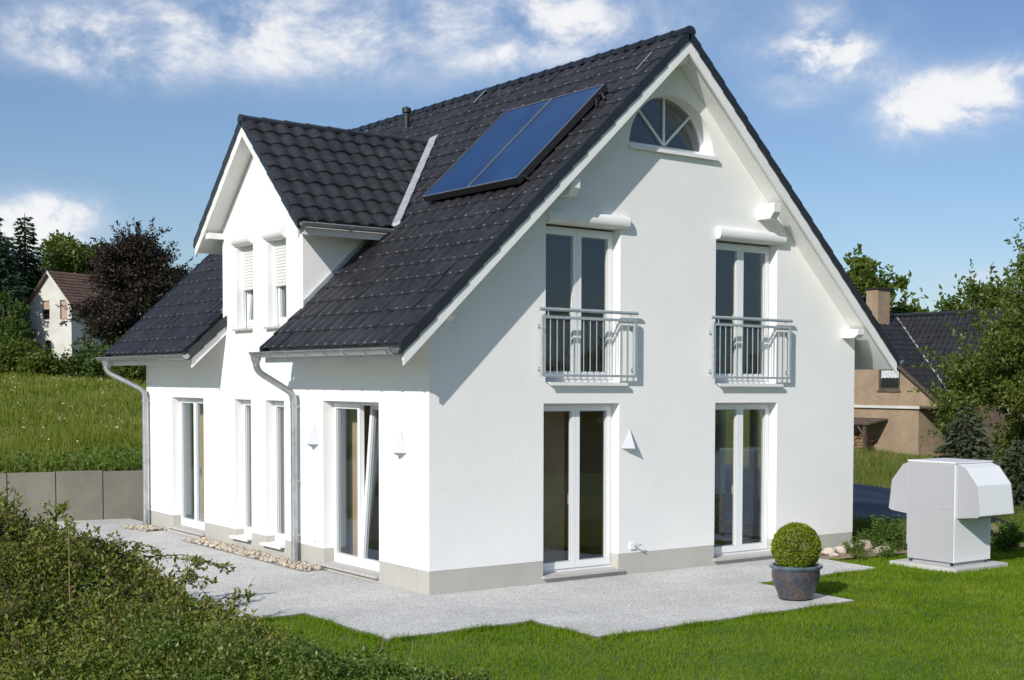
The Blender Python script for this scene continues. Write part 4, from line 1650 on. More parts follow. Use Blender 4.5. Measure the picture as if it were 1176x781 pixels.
def weed(base, h, spread, n, seed, label, leafs=.05, mat='weed'):
    rg = np.random.default_rng(seed)
    t = empty('weed_plant', (base[0], base[1], 0), label, 'plant', 'weeds around the heat pump')
    st = MB()
    P, D = [], []
    for i in range(n):
        a = rg.uniform(0, 6.28)
        l = rg.uniform(.3, 1) * spread
        f = np.array([base[0] + .25 * l * math.cos(a), base[1] + .25 * l * math.sin(a), 0])
        tp = np.array([base[0] + l * math.cos(a), base[1] + l * math.sin(a), h * rg.uniform(.55, 1.05) * (1 - .3 * l / spread)])
        st.tube([f, (f + tp) / 2 + np.array([0, 0, .08 * h]), tp], [.006, .005, .002], 5)
        m = int(60 * h / .5) + 10
        s = rg.uniform(.1, 1, (m, 1))
        P.append(f + (tp - f) * s + rg.normal(0, .02, (m, 3)))
        an = rg.uniform(0, 6.28, m)
        D.append(np.stack([np.cos(an), np.sin(an), .35 + 0 * an], 1))
    st.build('stem', M['weed'], t)
    V, F = leaf_geo(np.concatenate(P), leafs, rg, aspect=.4, dirs=np.concatenate(D))
    fast('foliage', V, F, M[mat], t)


weed((7.88, -.36), .40, .22, 10, 41, 'bushy green weed at the foot of the house corner', .045)
weed((8.42, -.40), .78, .24, 9, 42, 'tallest upright weed between the house corner and the heat pump')
weed((8.02, -.95), .26, .30, 14, 43, 'low spreading weed just left of the heat pump slab', .04)
weed((8.90, -.48), .55, .38, 16, 44, 'leafy weed clump close behind the left hood of the heat pump', .055)
weed((8.60, .30), .42, .34, 14, 48, 'dry grassy weed behind the pale boulders', .05, 'dry')
weed((7.55, -.80), .16, .26, 12, 49, 'smallest weed, sprouting on the bare soil next to the terrace', .035, 'dry')
weed((9.9, .35), .5, .5, 16, 47, 'broad weed clump in front of the black sheet', .06)
weed((10.32, -1.60), .62, .42, 18, 45, 'dark leafy weed clump directly right of the heat pump', .07)
weed((11.6, -.9), .5, .6, 18, 46, 'green weed clump beside the bare path near the fruit tree', .07)
tag(fast('soil_path', [(10.9, -1.5, .0), (11.9, -1.9, .0), (13.2, .0, .0), (14.0, 1.4, .0), (12.9, 1.45, .0), (12.0, .3, .0)], [(0, 1, 2, 3, 4, 5)], M['dirt']), 'bare pinkish soil path at the edge of the rough grass', 'soil', kind='structure')

# ================================================================== FOREGROUND SHRUBBERY
rg = np.random.default_rng(51)
ridge = [(-60, 566, 15.6), (0, 586, 15.6), (30, 595, 15.8), (62, 603, 15.9), (100, 618, 15.9), (135, 637, 16.0), (160, 655, 16.0), (200, 676, 15.7), (235, 700, 15.2), (285, 722, 14.6), (330, 752, 13.9)]
RP = np.array([at(*r) for r in ridge])
FRONT = np.array([-.72, -.62, 0])     # towards the viewer


def shrub_mass(n, rg):
    s = rg.uniform(0, len(RP) - 1.001, n)
    i = s.astype(int)
    f = (s - i)[:, None]
    top = RP[i] * (1 - f) + RP[i + 1] * f
    # back slope and long front slope of the mound
    k = rg.uniform(-.35, 1, n)
    H = top[:, 2]
    hor = np.where(k[:, None] < 0, FRONT * k[:, None] * 1.6, FRONT * k[:, None] * 3.4)
    kk = np.abs(k) / np.where(k < 0, .35, 1.0)
    lump = .13 * np.sin(top[:, 0] * 3.1 + k * 6) * np.sin(top[:, 1] * 2.3 + k * 4) + .09 * np.sin(top[:, 0] * 8 + top[:, 1] * 6 + k * 13)
    z = H * (1 - kk ** 2.2) + lump * np.clip(H, 0, 1)
    P = top + hor
    P[:, 2] = np.maximum(z, .0)
    return P, H


big = empty('spreading_shrub', (-4.6, -.4, 0), 'large spreading shrub with small glossy leaves in front of the terrace', 'shrub')
P, H = shrub_mass(75000, rg)
P = P - np.column_stack([np.zeros(len(P)), np.zeros(len(P)), np.abs(rg.normal(0, .15, len(P)))]) + rg.normal(0, .03, P.shape)
P = P[P[:, 2] > -.03]
V, F = leaf_geo(P, .048, rg, up=.55, aspect=.52, jitter=.55)
Vs, Fs_, nb = [V], [F], len(V)
st = MB()
Vy, Fy, ny = [], [], 0
Q, H = shrub_mass(800, rg)
for q, h in zip(Q, H):
    d = unit(np.array([rg.normal(.25, .5), rg.normal(.25, .5), rg.uniform(.35, 1.1)]))
    L = rg.uniform(.08, .26) * (.6 + .4 * min(1, h))
    e = q + d * L
    m = (q + e) / 2 + rg.normal(0, .02, 3)
    st.tube([q - d * .2, m, e], [.006, .004, .0015], 4, cap=False)
    k = int(L * 40)
    s = rg.uniform(.1, 1, (k, 1))
    pp = q + (e - q) * s + rg.normal(0, .006, (k, 3))
    v, f = leaf_geo(pp, .058, rg, aspect=.5, dirs=d + rg.normal(0, .9, (k, 3)))
    Vy.append(v)
    Fy.append(f + ny)
    ny += len(v)
# long sprays reaching over the terrace
for (a, b) in (((150, 640, 16.4), (268, 652, 17.5)), ((190, 668, 16.2), (246, 668, 17.2)), ((120, 630, 16.2), (185, 632, 17.0)), ((235, 700, 15.4), (292, 684, 16.2)), ((60, 604, 16), (76, 582, 16)), ((205, 680, 15.9), (232, 640, 16.8))):
    A_, B_ = at(*a), at(*b)
    mid = (A_ + B_) / 2 + np.array([0, 0, .10])
    for q_ in range(4):
        o_ = A_ + (B_ - A_) * rg.uniform(.3, .8)
        e_ = o_ + unit(B_ - A_ + rg.normal(0, .5, 3)) * rg.uniform(.15, .4)
        st.tube([o_, e_], [.004, .0015], 4, cap=False)
        kq = 14
        v, f = leaf_geo(o_ + (e_ - o_) * rg.uniform(.1, 1, (kq, 1)), .065, rg, aspect=.5, dirs=unit(e_ - o_) + rg.normal(0, .9, (kq, 3)))
        Vy.append(v)
        Fy.append(f + ny)
        ny += len(v)
    st.tube([A_, mid, B_], [.008, .006, .002], 5)
    k = 120 if a == (150, 640, 16.4) else 50
    s = rg.uniform(.05, 1, (k, 1))
    pp = (1 - s) ** 2 * A_ + 2 * s * (1 - s) * mid + s * s * B_ + rg.normal(0, .012, (k, 3))
    v, f = leaf_geo(pp, .070, rg, aspect=.5, dirs=unit(B_ - A_) + rg.normal(0, .9, (k, 3)))
    Vy.append(v)
    Fy.append(f + ny)
    ny += len(v)
for k in range(60):
    p, _ = shrub_mass(1, rg)
    p = p[0]
    st.tube([(p[0], p[1], -.02), tuple(p * np.array([1, 1, .6]) + rg.normal(0, .05, 3)), tuple(p - np.array([0, 0, .05]))], [.012, .009, .004], 5)
st.build('stem', M['twig'], big, smooth=True)
fast('foliage', np.concatenate(Vs), np.concatenate(Fs_), M['bush'], big)
fast('young_shoots', np.concatenate(Vy), np.concatenate(Fy), M['shoot'], big)

# low ground-cover shrub continuing to the right
low = empty('low_shrub', (-3.2, -3.6, 0), 'low leafy ground cover shrub between the big shrub and the lawn', 'shrub')
n = 26000
a = rg.uniform(0, 1, n)
A_, B_ = np.array([-4.15, -1.9]), np.array([-2.45, -6.0])
w = rg.uniform(-1, 1, n)
half = .95 - .45 * a
hgt = (.34 - .17 * a) * (1 - np.abs(w) ** 2.0) * (1 + .5 * np.sin(a * 29) * np.sin(w * 5 + 2) + .3 * np.sin(a * 61 + w * 7))
per_ = np.array([-.9, -.44])
P = np.column_stack([A_[0] + (B_[0] - A_[0]) * a + per_[0] * (w * half + .35), A_[1] + (B_[1] - A_[1]) * a + per_[1] * (w * half + .35), np.maximum(0, hgt) * (1 - .45 * rg.uniform(size=n) ** 2)])
P += rg.normal(0, .045, P.shape)
P[:, 2] = np.maximum(P[:, 2], -.02)
V, F = leaf_geo(P, .042, rg, up=.5, aspect=.6)
fast('foliage', V, F, M['cover'], low)
st = MB()
for k in range(120):
    i = rg.integers(n)
    st.tube([(P[i, 0], P[i, 1], -.03), tuple(P[i] * np.array([1, 1, .7]))], [.006, .002], 4)
for (u, v, d) in ((440, 728, 14.2), (474, 734, 14.0), (345, 738, 14.3)):
    tp = at(u, v, d)
    sk = MB()
    sk.tube([(tp[0] - .06, tp[1] - .03, -.02), tuple(tp - np.array([.02, .03, .08])), tuple(tp)], [.004, .003, .002], 4)
    sk.build('dry_stalk', M['cane'], low)
st.build('stem', M['twig'], low)
cane = at(79, 672, 14.6)
mb = MB()
mb.tube([at(80, 690, 14.4), at(79, 604, 14.4)], [.006, .004], 6)
o = mb.build('garden_cane', M['cane'], None, smooth=True, loc=at(80, 690, 14.4))
tag(o, 'thin pale upright cane standing in the large shrub', 'cane')

# ================================================================== BRICK HOUSE (right, behind)
bh = empty('brick_house', (33.94, 22.0, 0), 'tan brick house with dark tiled roof and a chimney behind the garden', 'house')
gxp = 33.94
ry, rz_, bs = 24.4, 5.90, .69


def zb_(y):
    return rz_ - bs * abs(y - ry)


y_lo, y_hi = 18.95, 2 * ry - 18.95
mb = MB()       # upper gable
wy0, wy1, wz0, wz1 = 21.40, 22.58, 2.66, 3.60
wall(mb, [(y_lo + .35, 2.02), (y_hi - .35, 2.02), (y_hi - .35, zb_(y_hi - .35) - .1), (ry, rz_ - .1), (y_lo + .35, zb_(y_lo + .35) - .1)], [rect(wy0, wy1, wz0, wz1)], lambda a, b, c: (gxp - c, a, b), -.4, 0)
mb.box(gxp + .41, 39, y_lo + .36, y_hi - .36, 2.03, 2.5)
mb.build('gable', M['brick'], bh)
mb = MB()       # lower walls, set back at the right
mb.box(gxp + .05, 40, 20.42, y_hi - .5, -.3, 1.90)
mb.build('lower_wall', M['brick'], bh)
mb = MB()
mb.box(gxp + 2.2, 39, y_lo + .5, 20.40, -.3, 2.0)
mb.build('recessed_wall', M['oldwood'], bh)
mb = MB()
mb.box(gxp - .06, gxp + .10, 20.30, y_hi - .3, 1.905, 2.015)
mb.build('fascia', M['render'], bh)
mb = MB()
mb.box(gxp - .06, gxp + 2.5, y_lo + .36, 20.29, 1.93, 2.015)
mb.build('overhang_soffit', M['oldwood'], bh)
mb = MB()
mb.ring(lambda a, b, c: (gxp - c, a, b), wy0, wy1, wz0, wz1, .09, -.12, -.02)
wf = mb.build('window', M['oldwood'], bh)
mb = MB()
mb.box(gxp + .09, gxp + .10, wy0 + .05, wy1 - .05, wz0 + .05, wz1 - .05)
mb.build('pane', M['farglass'], wf)
mb = MB()
n = 22
vs = []
for i in range(n + 1):
    y = wy0 + .1 + (wy1 - wy0 - .2) * i / n
    x = gxp + .07 + .012 * math.sin(i * 1.9)
    vs += [(x, y, wz1 - .1), (x, y, wz1 - .46 + .05 * abs(math.sin(i * math.pi / 4.4)))]
mb.add(vs, [(2 * i, 2 * i + 1, 2 * i + 3, 2 * i + 2) for i in range(n)])
mb.build('curtain', M['lace'], wf)
mb = MB()
mb.box(gxp - .05, gxp + .05, wy0 - .05, wy1 + .05, wz0 - .08, wz0 - .005)
mb.build('sill', M['oldwood'], wf)
bd = math.hypot(1, bs)
XR = 37.1       # where the wing runs into the main roof
mr_x, mr_s = 37.1, 1.5
kw = lambda p: p[2] > rz_ - mr_s * (mr_x - p[0]) - .15 if p[0] < mr_x else False
broof = tiles('roof', bh, (gxp - .25, y_lo, zb_(y_lo)), (1, 0, 0), (0, 1 / bd, bs / bd), (0, -bs / bd, 1 / bd), 7.2, (ry - y_lo) * bd, 24, 17, lambda p: True if p[0] < mr_x - (rz_ - p[2]) / mr_s + .4 else False, npf=6, amp=.03, seed=61)
tiles('roof_tiles', broof, (gxp - .25 + 7.2, y_hi, zb_(y_hi)), (-1, 0, 0), (0, -1 / bd, bs / bd), (0, bs / bd, 1 / bd), 7.2, (ry - y_lo) * bd, 24, 17, lambda p: True, npf=6, seed=62)
md = math.hypot(1, mr_s)
m0 = 2.45
tiles('roof_tiles', broof, (mr_x - m0, 24.4, rz_ + .06 - mr_s * m0), (0, -1, 0), (1 / md, 0, mr_s / md), (-mr_s / md, 0, 1 / md), 14.4, m0 * md, 48, 14, lambda p: p[2] > zb_(p[1]) - .15 and p[2] > 2.0, npf=6, amp=.03, seed=63)
tiles('roof_tiles', broof, (mr_x + m0, 10.0, rz_ + .06 - mr_s * m0), (0, 1, 0), (-1 / md, 0, mr_s / md), (mr_s / md, 0, 1 / md), 14.4, m0 * md, 48, 14, lambda p: p[2] > 2.0, npf=6, amp=.03, seed=64)
mb = MB()
mb.prism([(y_lo, zb_(y_lo) - .03), (ry, rz_ - .03), (ry, rz_ - .22), (y_lo, zb_(y_lo) - .2)], YZ, gxp - .23, gxp - .19)
mb.prism([(y_hi, zb_(y_lo) - .03), (ry, rz_ - .03), (ry, rz_ - .22), (y_hi, zb_(y_lo) - .2)], YZ, gxp - .23, gxp - .19)
mb.build('bargeboard', M['oldwood'], broof)
mb = MB()
ridge_caps(mb, (mr_x, 24.4, rz_ + .08), (mr_x, 10.0, rz_ + .08), 34, r=.12)
ridge_caps(mb, (gxp - .25, ry, rz_ + .05), (mr_x, ry, rz_ + .05), 9, r=.12)
mb.build('ridge_caps', M['cap'], broof, smooth=True)
mb = MB()       # pale valley flashing
prev = None
for i in range(14):
    k = i / 13
    y = ry - k * 4.9
    x = mr_x - (ry - y) * bs / mr_s
    z = zb_(y)
    A_, B_ = (x - .02, y + .16, z + .15), (x + .14, y - .0, z + .12)
    if prev:
        mb.add([prev[0], prev[1], B_, A_], [(0, 1, 2, 3)])
    prev = (A_, B_)
mb.build('valley_flashing', M['lead'], broof)
chx, chy = 35.55, 24.1
mb = MB()
mb.box(chx - .40, chx + .36, chy - .34, chy + .34, 5.0, 7.0)
ch = mb.build('chimney', M['brick'], broof)
mb = MB()
mb.box(chx - .47, chx + .43, chy - .42, chy + .42, 7.001, 7.07)
mb.build('chimney_cap', M['black'], ch)
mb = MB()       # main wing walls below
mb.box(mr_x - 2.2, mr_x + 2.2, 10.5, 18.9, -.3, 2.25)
mb.build('rear_wing_wall', M['oldwood'], bh)  # dark cladding colour stands in for shade under the eave
# lean-to shelter with firewood
sh = empty('wooden_shelter', (33.0, 23.4, 0), 'small dark wooden lean-to shelter against the brick house', 'shelter')
mb = MB()
mb.hexa([(32.7, 22.0, 1.22), (33.9, 22.0, 1.42), (33.9, 26.5, 1.42), (32.7, 26.5, 1.22), (32.7, 22.0, 1.28), (33.9, 22.0, 1.48), (33.9, 26.5, 1.48), (32.7, 26.5, 1.28)])
mb.build('shelter_roof', M['oldwood'], sh)
for (px_, py_) in ((32.82, 22.3), (32.82, 24.2), (32.82, 26.2)):
    mb = MB()
    mb.box(px_ - .06, px_ + .06, py_ - .06, py_ + .06, -.1, 1.24)
    mb.build('post', M['oldwood'], sh)
mb = MB()
mb.tube([(32.82, 22.36, .8), (32.82, 22.75, 1.22)], .045, 6)
mb.build('brace', M['oldwood'], sh)
fwd = empty('firewood_stack', (33.2, 23.6, 0), 'stack of cut firewood under the wooden shelter', 'firewood')
rg = np.random.default_rng(70)
for r in range(7):
    for c in range(11):
        if r > 4 and rg.uniform() < .35:
            continue
        y, z = 22.75 + c * .145 + (r % 2) * .07, .02 + r * .125
        mb = MB()
        rr = rg.uniform(.055, .07)
        mb.tube([(33.25 + rg.normal(0, .03), y, z), (33.8, y, z)], rr, 7)
        mb.build('log', M['logs'], fwd)

# ================================================================== OLD HOUSE (left, far)
k_ = 1.42
Ap = CAM + (np.array([18.29, 85.73, 10.46]) - CAM) * k_
rd = unit(np.array([.88, .47, 0]))
gd_ = np.array([rd[1], -rd[0], 0])
zbase = 2.83 + (4.25 - 2.83) * k_
oh = empty('old_house', (Ap[0], Ap[1], zbase), 'old white house with steep reddish brown roof half hidden by trees', 'house')


def FO(a, b, c):    # a along the gable, b height, c towards the viewer
    p = Ap + gd_ * a - rd * c
    return (p[0], p[1], b)


hw, sl2 = 2.75, 1.12
zap = Ap[2] - .1
mb = MB()
OW = [(-.85, -.13, 1.42, 2.75), (.88, 1.62, 1.42, 2.75)]
wins = []


def oz(v_):       # heights read from the picture, scaled with the distance
    return 2.83 + (v_ - 2.83) * k_


holes = [rect(-1.06, -.09, oz(7.06), oz(8.39)), rect(1.29, 2.25, oz(7.06), oz(8.41)), rect(-.82, .10, zbase, oz(5.6)), rect(-2.39, -1.75, oz(4.87), oz(5.6))]
outerp = [(-hw, zbase - 1)] + [(-.82, zbase - 1), (-.82, oz(5.6)), (.10, oz(5.6)), (.10, zbase - 1)] + [(hw, zbase - 1), (hw, zap - hw * sl2), (0, zap), (-hw, zap - hw * sl2)]
wall(mb, outerp, [holes[0], holes[1], holes[3]], FO, -.35, 0)
mb.prism([(hw - .3, zbase - 1), (hw, zbase - 1), (hw, zap - hw * sl2), (hw - .3, zap - hw * sl2)], FO, -9, -.351)
mb.prism([(-hw + .3, zbase - 1), (-hw, zbase - 1), (-hw, zap - hw * sl2), (-hw + .3, zap - hw * sl2)], FO, -9, -.351)
mb.build('wall', M['render'], oh)
for k, h_ in enumerate((holes[0], holes[1], holes[3])):
    a0, a1, b0, b1 = h_[0][0], h_[1][0], h_[0][1], h_[2][1]
    mb = MB()
    mb.ring(FO, a0, a1, b0, b1, .08, -.16, -.08)
    wf = mb.build('window', M['oldwood'], oh)
    mb = MB()
    mb.fbox(FO, a0 + .03, a1 - .03, b0 + .03, b1 - .03, -.15, -.13)
    mb.build('pane', M['farglass'], wf)
    if k < 2:
        mb = MB()
        zb2 = b0 + .05 if k == 1 else b0 + (b1 - b0) * .55
        mb.fbox(FO, a0 + .06, a1 - .06, zb2, b1 - .06, -.12, -.10)
        mb.build('shutter', M['pink'], wf)
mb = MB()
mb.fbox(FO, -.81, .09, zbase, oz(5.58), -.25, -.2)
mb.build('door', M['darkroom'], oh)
mb = MB()
for s in (-1, 1):
    e = hw + .35
    z1 = Ap[2] - e * sl2
    mb.prism([(0, Ap[2] + .0), (s * e, z1), (s * e, z1 - .22), (0, Ap[2] - .24)], FO, -9.2, .35)
oroof = mb.build('roof', M['oldtile'], oh)
for s in (-1, 1):
    e = hw + .36
    z1 = Ap[2] - e * sl2
    mb = MB()
    mb.prism([(0, Ap[2] + .02), (s * e, z1 + .02), (s * e, z1 - .26), (0, Ap[2] - .28)], FO, .352, .40)
    mb.build('bargeboard', M['oldwood'] if s < 0 else M['render'], oroof)
mb = MB()
for s in (-1, 1):
    e = hw + .36
    z1 = Ap[2] - e * sl2
    for i in range(11):
        k0 = i / 11
        a0 = s * e * (1 - k0)
        zz = z1 + (Ap[2] - z1) * k0
        a1_, zz1 = s * e * (1 - k0 - .085), z1 + (Ap[2] - z1) * (k0 + .085)
        mb.prism([(a0, zz + .005), (a0, zz + .085), (a1_, zz1 + .03), (a1_, zz1 + .004)], FO, -9.2, .34)
mb.build('roof_tiles', M['oldtile'], oroof)

# ================================================================== TREES
def gz(p):
    return float(hill_z(np.array([[p[0], p[1], 0]]))[0])


def on_hill(u, dep):
    p = at(u, 440, dep)
    return (p[0], p[1], gz(p) - .1)


p = on_hill(-10, 133)
conifer('spruce_tree', 'dark tall spruce at the left edge beside the old house', p, at(-8, 232, 133)[2] - p[2], 4.0, M['spruce'], 101, 30, 'spruces by the old house', .5, 2.2)
p = on_hill(31, 176)
conifer('spruce_tree', 'pointed dark spruce standing right behind the old house', p, at(31, 246, 176)[2] - p[2], 5.2, M['spruce'], 102, 30, 'spruces by the old house', .62, 2.0)
p = on_hill(8, 172)
conifer('spruce_tree', 'dark spruce between the edge spruce and the pointed spruce', p, at(8, 268, 172)[2] - p[2], 4.6, M['spruce'], 103, 26, 'spruces by the old house', .62, 1.8)
p = on_hill(84, 185)
hh_ = at(84, 268, 185)[2] - p[2]
tree('broadleaf_tree', 'round green tree rising behind the old house roof', 'tree', p, hh_, 5.6, hh_ * .36, 14000, .55, M['decid'], 34, .3, .62, 104, clump=.36)
p = on_hill(158, 92)
hh_ = at(158, 270, 92)[2] - p[2]
tree('copper_beech', 'dark purple leaved beech tree right of the old house', 'tree', p, hh_, 2.65, hh_ * .43, 64000, .17, M['copper'], 84, .2, .54, 105, clump=.38, airy=.18, up=.1)
p = on_hill(205, 130)
hh_ = at(205, 318, 130)[2] - p[2]
tree('broadleaf_tree', 'green tree glimpsed behind the eaves of the white house', 'tree', p, hh_, 3.5, hh_ * .4, 5000, .5, M['decid'], 20, .25, .6, 106, clump=.36)
p = on_hill(6, 73)
hh_ = at(6, 338, 73)[2] - p[2]
tree('young_maple', 'light green bushy tree in front of the old house', 'tree', p, hh_, 1.45, hh_ * .42, 9000, .17, M['hedge'], 26, .1, .55, 107, clump=.36)
for k, (u, d, top, rx, lab) in enumerate(((14, 70, 396, 1.7, 'dark rounded garden shrub below the light green bushy tree'), (50, 69, 410, 1.2, 'low dark shrub in front of the old house door'), (98, 70, 402, 1.5, 'yellowish green shrub under the copper beech'), (128, 68, 410, 1.3, 'green shrub under the purple crown at the meadow edge'), (160, 66, 398, 1.5, 'dark shrub behind the left downpipe of the white house'), (-25, 70, 400, 1.6, 'green shrub at the meadow edge beside the dark spruce'))):
    p = on_hill(u, d)
    h_ = (at(u, top, d)[2] - p[2]) * 1.2
    shrub('garden_shrub', lab, 'shrub', p, rx, rx, h_, 3400, .2, M['hedge'] if k in (2, 3) else M['decid'], 110 + k, 'shrubs along the top of the meadow', 16)
# right side
p = at(1218, 600, 38)
tp = at(1218, 290, 38)
tree('fruit_tree', 'large loose green fruit tree at the garden edge behind the heat pump', 'tree', (p[0], p[1], -.05), tp[2] + .1, 2.4, tp[2] * .45, 52000, .13, M['fruit'], 80, .15, .52, 121, clump=.33, airy=.28, up=-.1, droop=.2, aspect=.5)
p = at(1108, 600, 33)
conifer('blue_spruce', 'small drooping blue green spruce behind the heat pump', (p[0], p[1], -.05), at(1108, 462, 33)[2] + .05, 1.35, M['blue'], 122, 20, None, .16, 1.6)
p = at(1168, 600, 31)
conifer('blue_spruce', 'young dark spruce under the fruit tree at the right edge', (p[0], p[1], -.05), at(1168, 500, 31)[2] + .05, 1.2, M['blue'], 123, 16, None, .15, 1.5)
for k, (u, top, d, rx, lab, kind) in enumerate(((990, 300, 95, 2.3, 'tall feathery green tree left of the brick chimney', 'decid'), (1034, 352, 100, 1.7, 'small tree top showing right of the brick chimney', 'decid'), (1075, 348, 110, 4.5, 'distant tree behind the ridge of the brick house', 'decid'), (1112, 342, 105, 4.5, 'distant tree behind the fruit tree shoots', 'decid'), (1160, 330, 110, 5.5, 'distant round tree behind the large fruit tree', 'decid'))):
    p = at(u, 443, d)
    h_ = at(u, top, d)[2] + .1
    tree('distant_tree', lab, 'tree', (p[0], p[1], -.1), h_, rx, h_ * .42, 6500, .42, M[kind], 30, .25, .58, 130 + k, 'trees beyond the brick house', clump=.3, airy=.3)
# garden trees out in front that the gable glass mirrors
for k, (x, y, h_, rx) in enumerate(((34, -26, 5.2, 2.6), (44, -32, 6, 3), (54, -30, 6.4, 3.2), (32, -38, 5.4, 2.8), (58, -42, 7, 3.4), (42, -48, 6.4, 3.2))):
    tree('garden_tree', 'green tree standing out in front of the gable, mirrored in its glass', 'tree', (x, y, -.05), h_, rx, h_ * .4, 3500, .45, M['decid'], 22, .22, .56, 140 + k, 'garden trees opposite the gable', clump=.36)

rg = np.random.default_rng(77)
n = 42000
an = rg.uniform(0, 2 * np.pi, n)
hgt = 7.0 + 2.2 * np.sin(an * 17) * np.sin(an * 7 + 1) + 1.6 * np.sin(an * 53 + 2)
ht = rg.uniform(0, 1, n) ** .8 * hgt * (1 + .25 * np.sin(an * 131) * np.sin(an * 83))
rad = 330 + rg.uniform(-9, 9, n)
P = np.column_stack([4 + rad * np.cos(an), 4 + rad * np.sin(an), ht - .1])
P[:, 2] += np.maximum(hill_z(P), 0) * (P[:, 1] > 20)
V, F = leaf_geo(P, 2.0, rg, up=.3, aspect=.8)
tag(fast('far_woods', V, F, M['decid']), 'belt of distant woods along the horizon', 'woods', kind='stuff')
fn = empty('wooden_fence', (20, -15, 0), 'brown board fence in the garden opposite the gable', 'fence')
fa, fb = np.array([10.0, -24.0]), np.array([34.0, -8.0])
fd = (fb - fa) / np.linalg.norm(fb - fa)
fnn = np.array([-fd[1], fd[0]])
mb = MB()
for i in range(144):
    a, b = fa + fd * (i * .2 + .006), fa + fd * (i * .2 + .194)
    h = 1.55 + .02 * math.sin(i * 2.1)
    mb.hexa([(*a, -.05), (*b, -.05), (*(b + fnn * .025), -.05), (*(a + fnn * .025), -.05), (*a, h), (*b, h), (*(b + fnn * .025), h), (*(a + fnn * .025), h)])
mb.build('board_panel', M['oldwood'], fn)
for i in range(15):
    a = fa + fd * (i * 2.05) - fnn * .12
    mb = MB()
    mb.box(a[0] - .05, a[0] + .05, a[1] - .05, a[1] + .05, -.1, 1.6)
    mb.build('post', M['oldwood'], fn)
for k in range(7):
    c = fa + fd * (3.5 + 3.7 * k) - fnn * 2.2
    shrub('garden_bush', 'tall green bush growing behind the brown board fence', 'shrub', (c[0], c[1], -.05), 1.9, 1.4, 2.7 + .4 * math.sin(k * 2), 2200, .3, M['decid'], 160 + k, 'bushes behind the board fence', 12)

# ================================================================== LIGHT
SUN = np.array([.7668, .4045, -.4984])
elev = math.asin(-SUN[2] / np.linalg.norm(SUN))
sd = bpy.data.lights.new('sun', 'SUN')
sd.energy = 3.8
sd.angle = R(.53)
sd.color = (1.0, .955, .88)
so = bpy.data.objects.new('sun', sd)
so.rotation_euler = Vector(SUN).to_track_quat('-Z', 'Y').to_euler()
so.location = (-20, -12, 18)
COL.objects.link(so)

w = bpy.data.worlds.new('World')
scene.world = w
w.use_nodes = True
nt = w.node_tree
nt.nodes.clear()
out = nt.nodes.new('ShaderNodeOutputWorld')
bg = nt.nodes.new('ShaderNodeBackground')
bg.inputs['Strength'].default_value = .10
sky = nt.nodes.new('ShaderNodeTexSky')
sky.sky_type = 'NISHITA'
sky.sun_disc = False
sky.sun_elevation = elev
sky.sun_rotation = math.atan2(-SUN[0], -SUN[1])
sky.air_density = 1.0
sky.dust_density = .6
sky.ozone_density = 1.6
sky.altitude = 200
tc = nt.nodes.new('ShaderNodeTexCoord')
sep = nt.nodes.new('ShaderNodeSeparateXYZ')
nt.links.new(tc.outputs['Generated'], sep.inputs[0])


def mth(op, a, b=None, c=None, clamp=False):
    n = nt.nodes.new('ShaderNodeMath')
    n.operation = op
    n.use_clamp = clamp
    for i, x in enumerate((a, b, c)):
        if x is None:
            continue
        if isinstance(x, (int, float)):
            n.inputs[i].default_value = x
        else:
            nt.links.new(x, n.inputs[i])
    return n.outputs[0]


AZ_ = mth('ARCTAN2', sep.outputs['X'], sep.outputs['Y'])
EL_ = mth('ARCSINE', sep.outputs['Z'])
CLOUDS = [  # picture place of each cloud in the photograph, its spread and weight
    (110, 55, 95, 34, .95), (40, 30, 80, 34, .55), (170, 85, 60, 26, .55), (262, 14, 120, 34, .95), (390, 45, 150, 40, .62), (330, 80, 150, 30, .42), (500, 20, 110, 40, .55),
    (640, 20, 80, 46, 1.15), (590, 62, 60, 26, .55), (720, 48, 70, 34, .6), (45, 246, 60, 28, 1.5), (95, 238, 30, 14, .6), (15, 255, 40, 24, .8), (30, 285, 70, 16, .5), (130, 292, 90, 14, .25),
    (945, 50, 46, 38, 1.6), (985, 66, 46, 24, 1.0), (885, 70, 54, 28, .7), (1040, 136, 46, 30, 1.3), (1090, 126, 58, 30, 1.0), (1142, 108, 48, 42, 1.2), (1172, 84, 36, 30, .8),
    (1060, 92, 36, 16, .5), (906, 112, 36, 18, .45), (1130, 310, 90, 18, .5), (1160, 330, 90, 18, .4), (1050, 322, 60, 14, .25), (1020, 20, 60, 14, .3), (800, 30, 60, 26, .35), (700, -50, 260, 40, .5), (150, -50, 300, 40, .5)]
tot = None
for (u, v, su, sv, am) in CLOUDS:
    d = unit(FW + RT * (u - PX) / FOC + UP * (PY_ - v) / FOC)
    a0, e0 = math.atan2(d[0], d[1]), math.asin(d[2])
    k = 1.0 / FOC * .92
    x = mth('MULTIPLY', mth('SUBTRACT', AZ_, a0), 1 / (su * k * 1.0))
    y = mth('MULTIPLY', mth('SUBTRACT', EL_, e0), 1 / (sv * k))
    r2 = mth('MULTIPLY_ADD', x, x, mth('MULTIPLY', y, y))
    g = mth('MULTIPLY', mth('POWER', 2.718, mth('MULTIPLY', r2, -.75)), am)
    tot = g if tot is None else mth('ADD', tot, g)


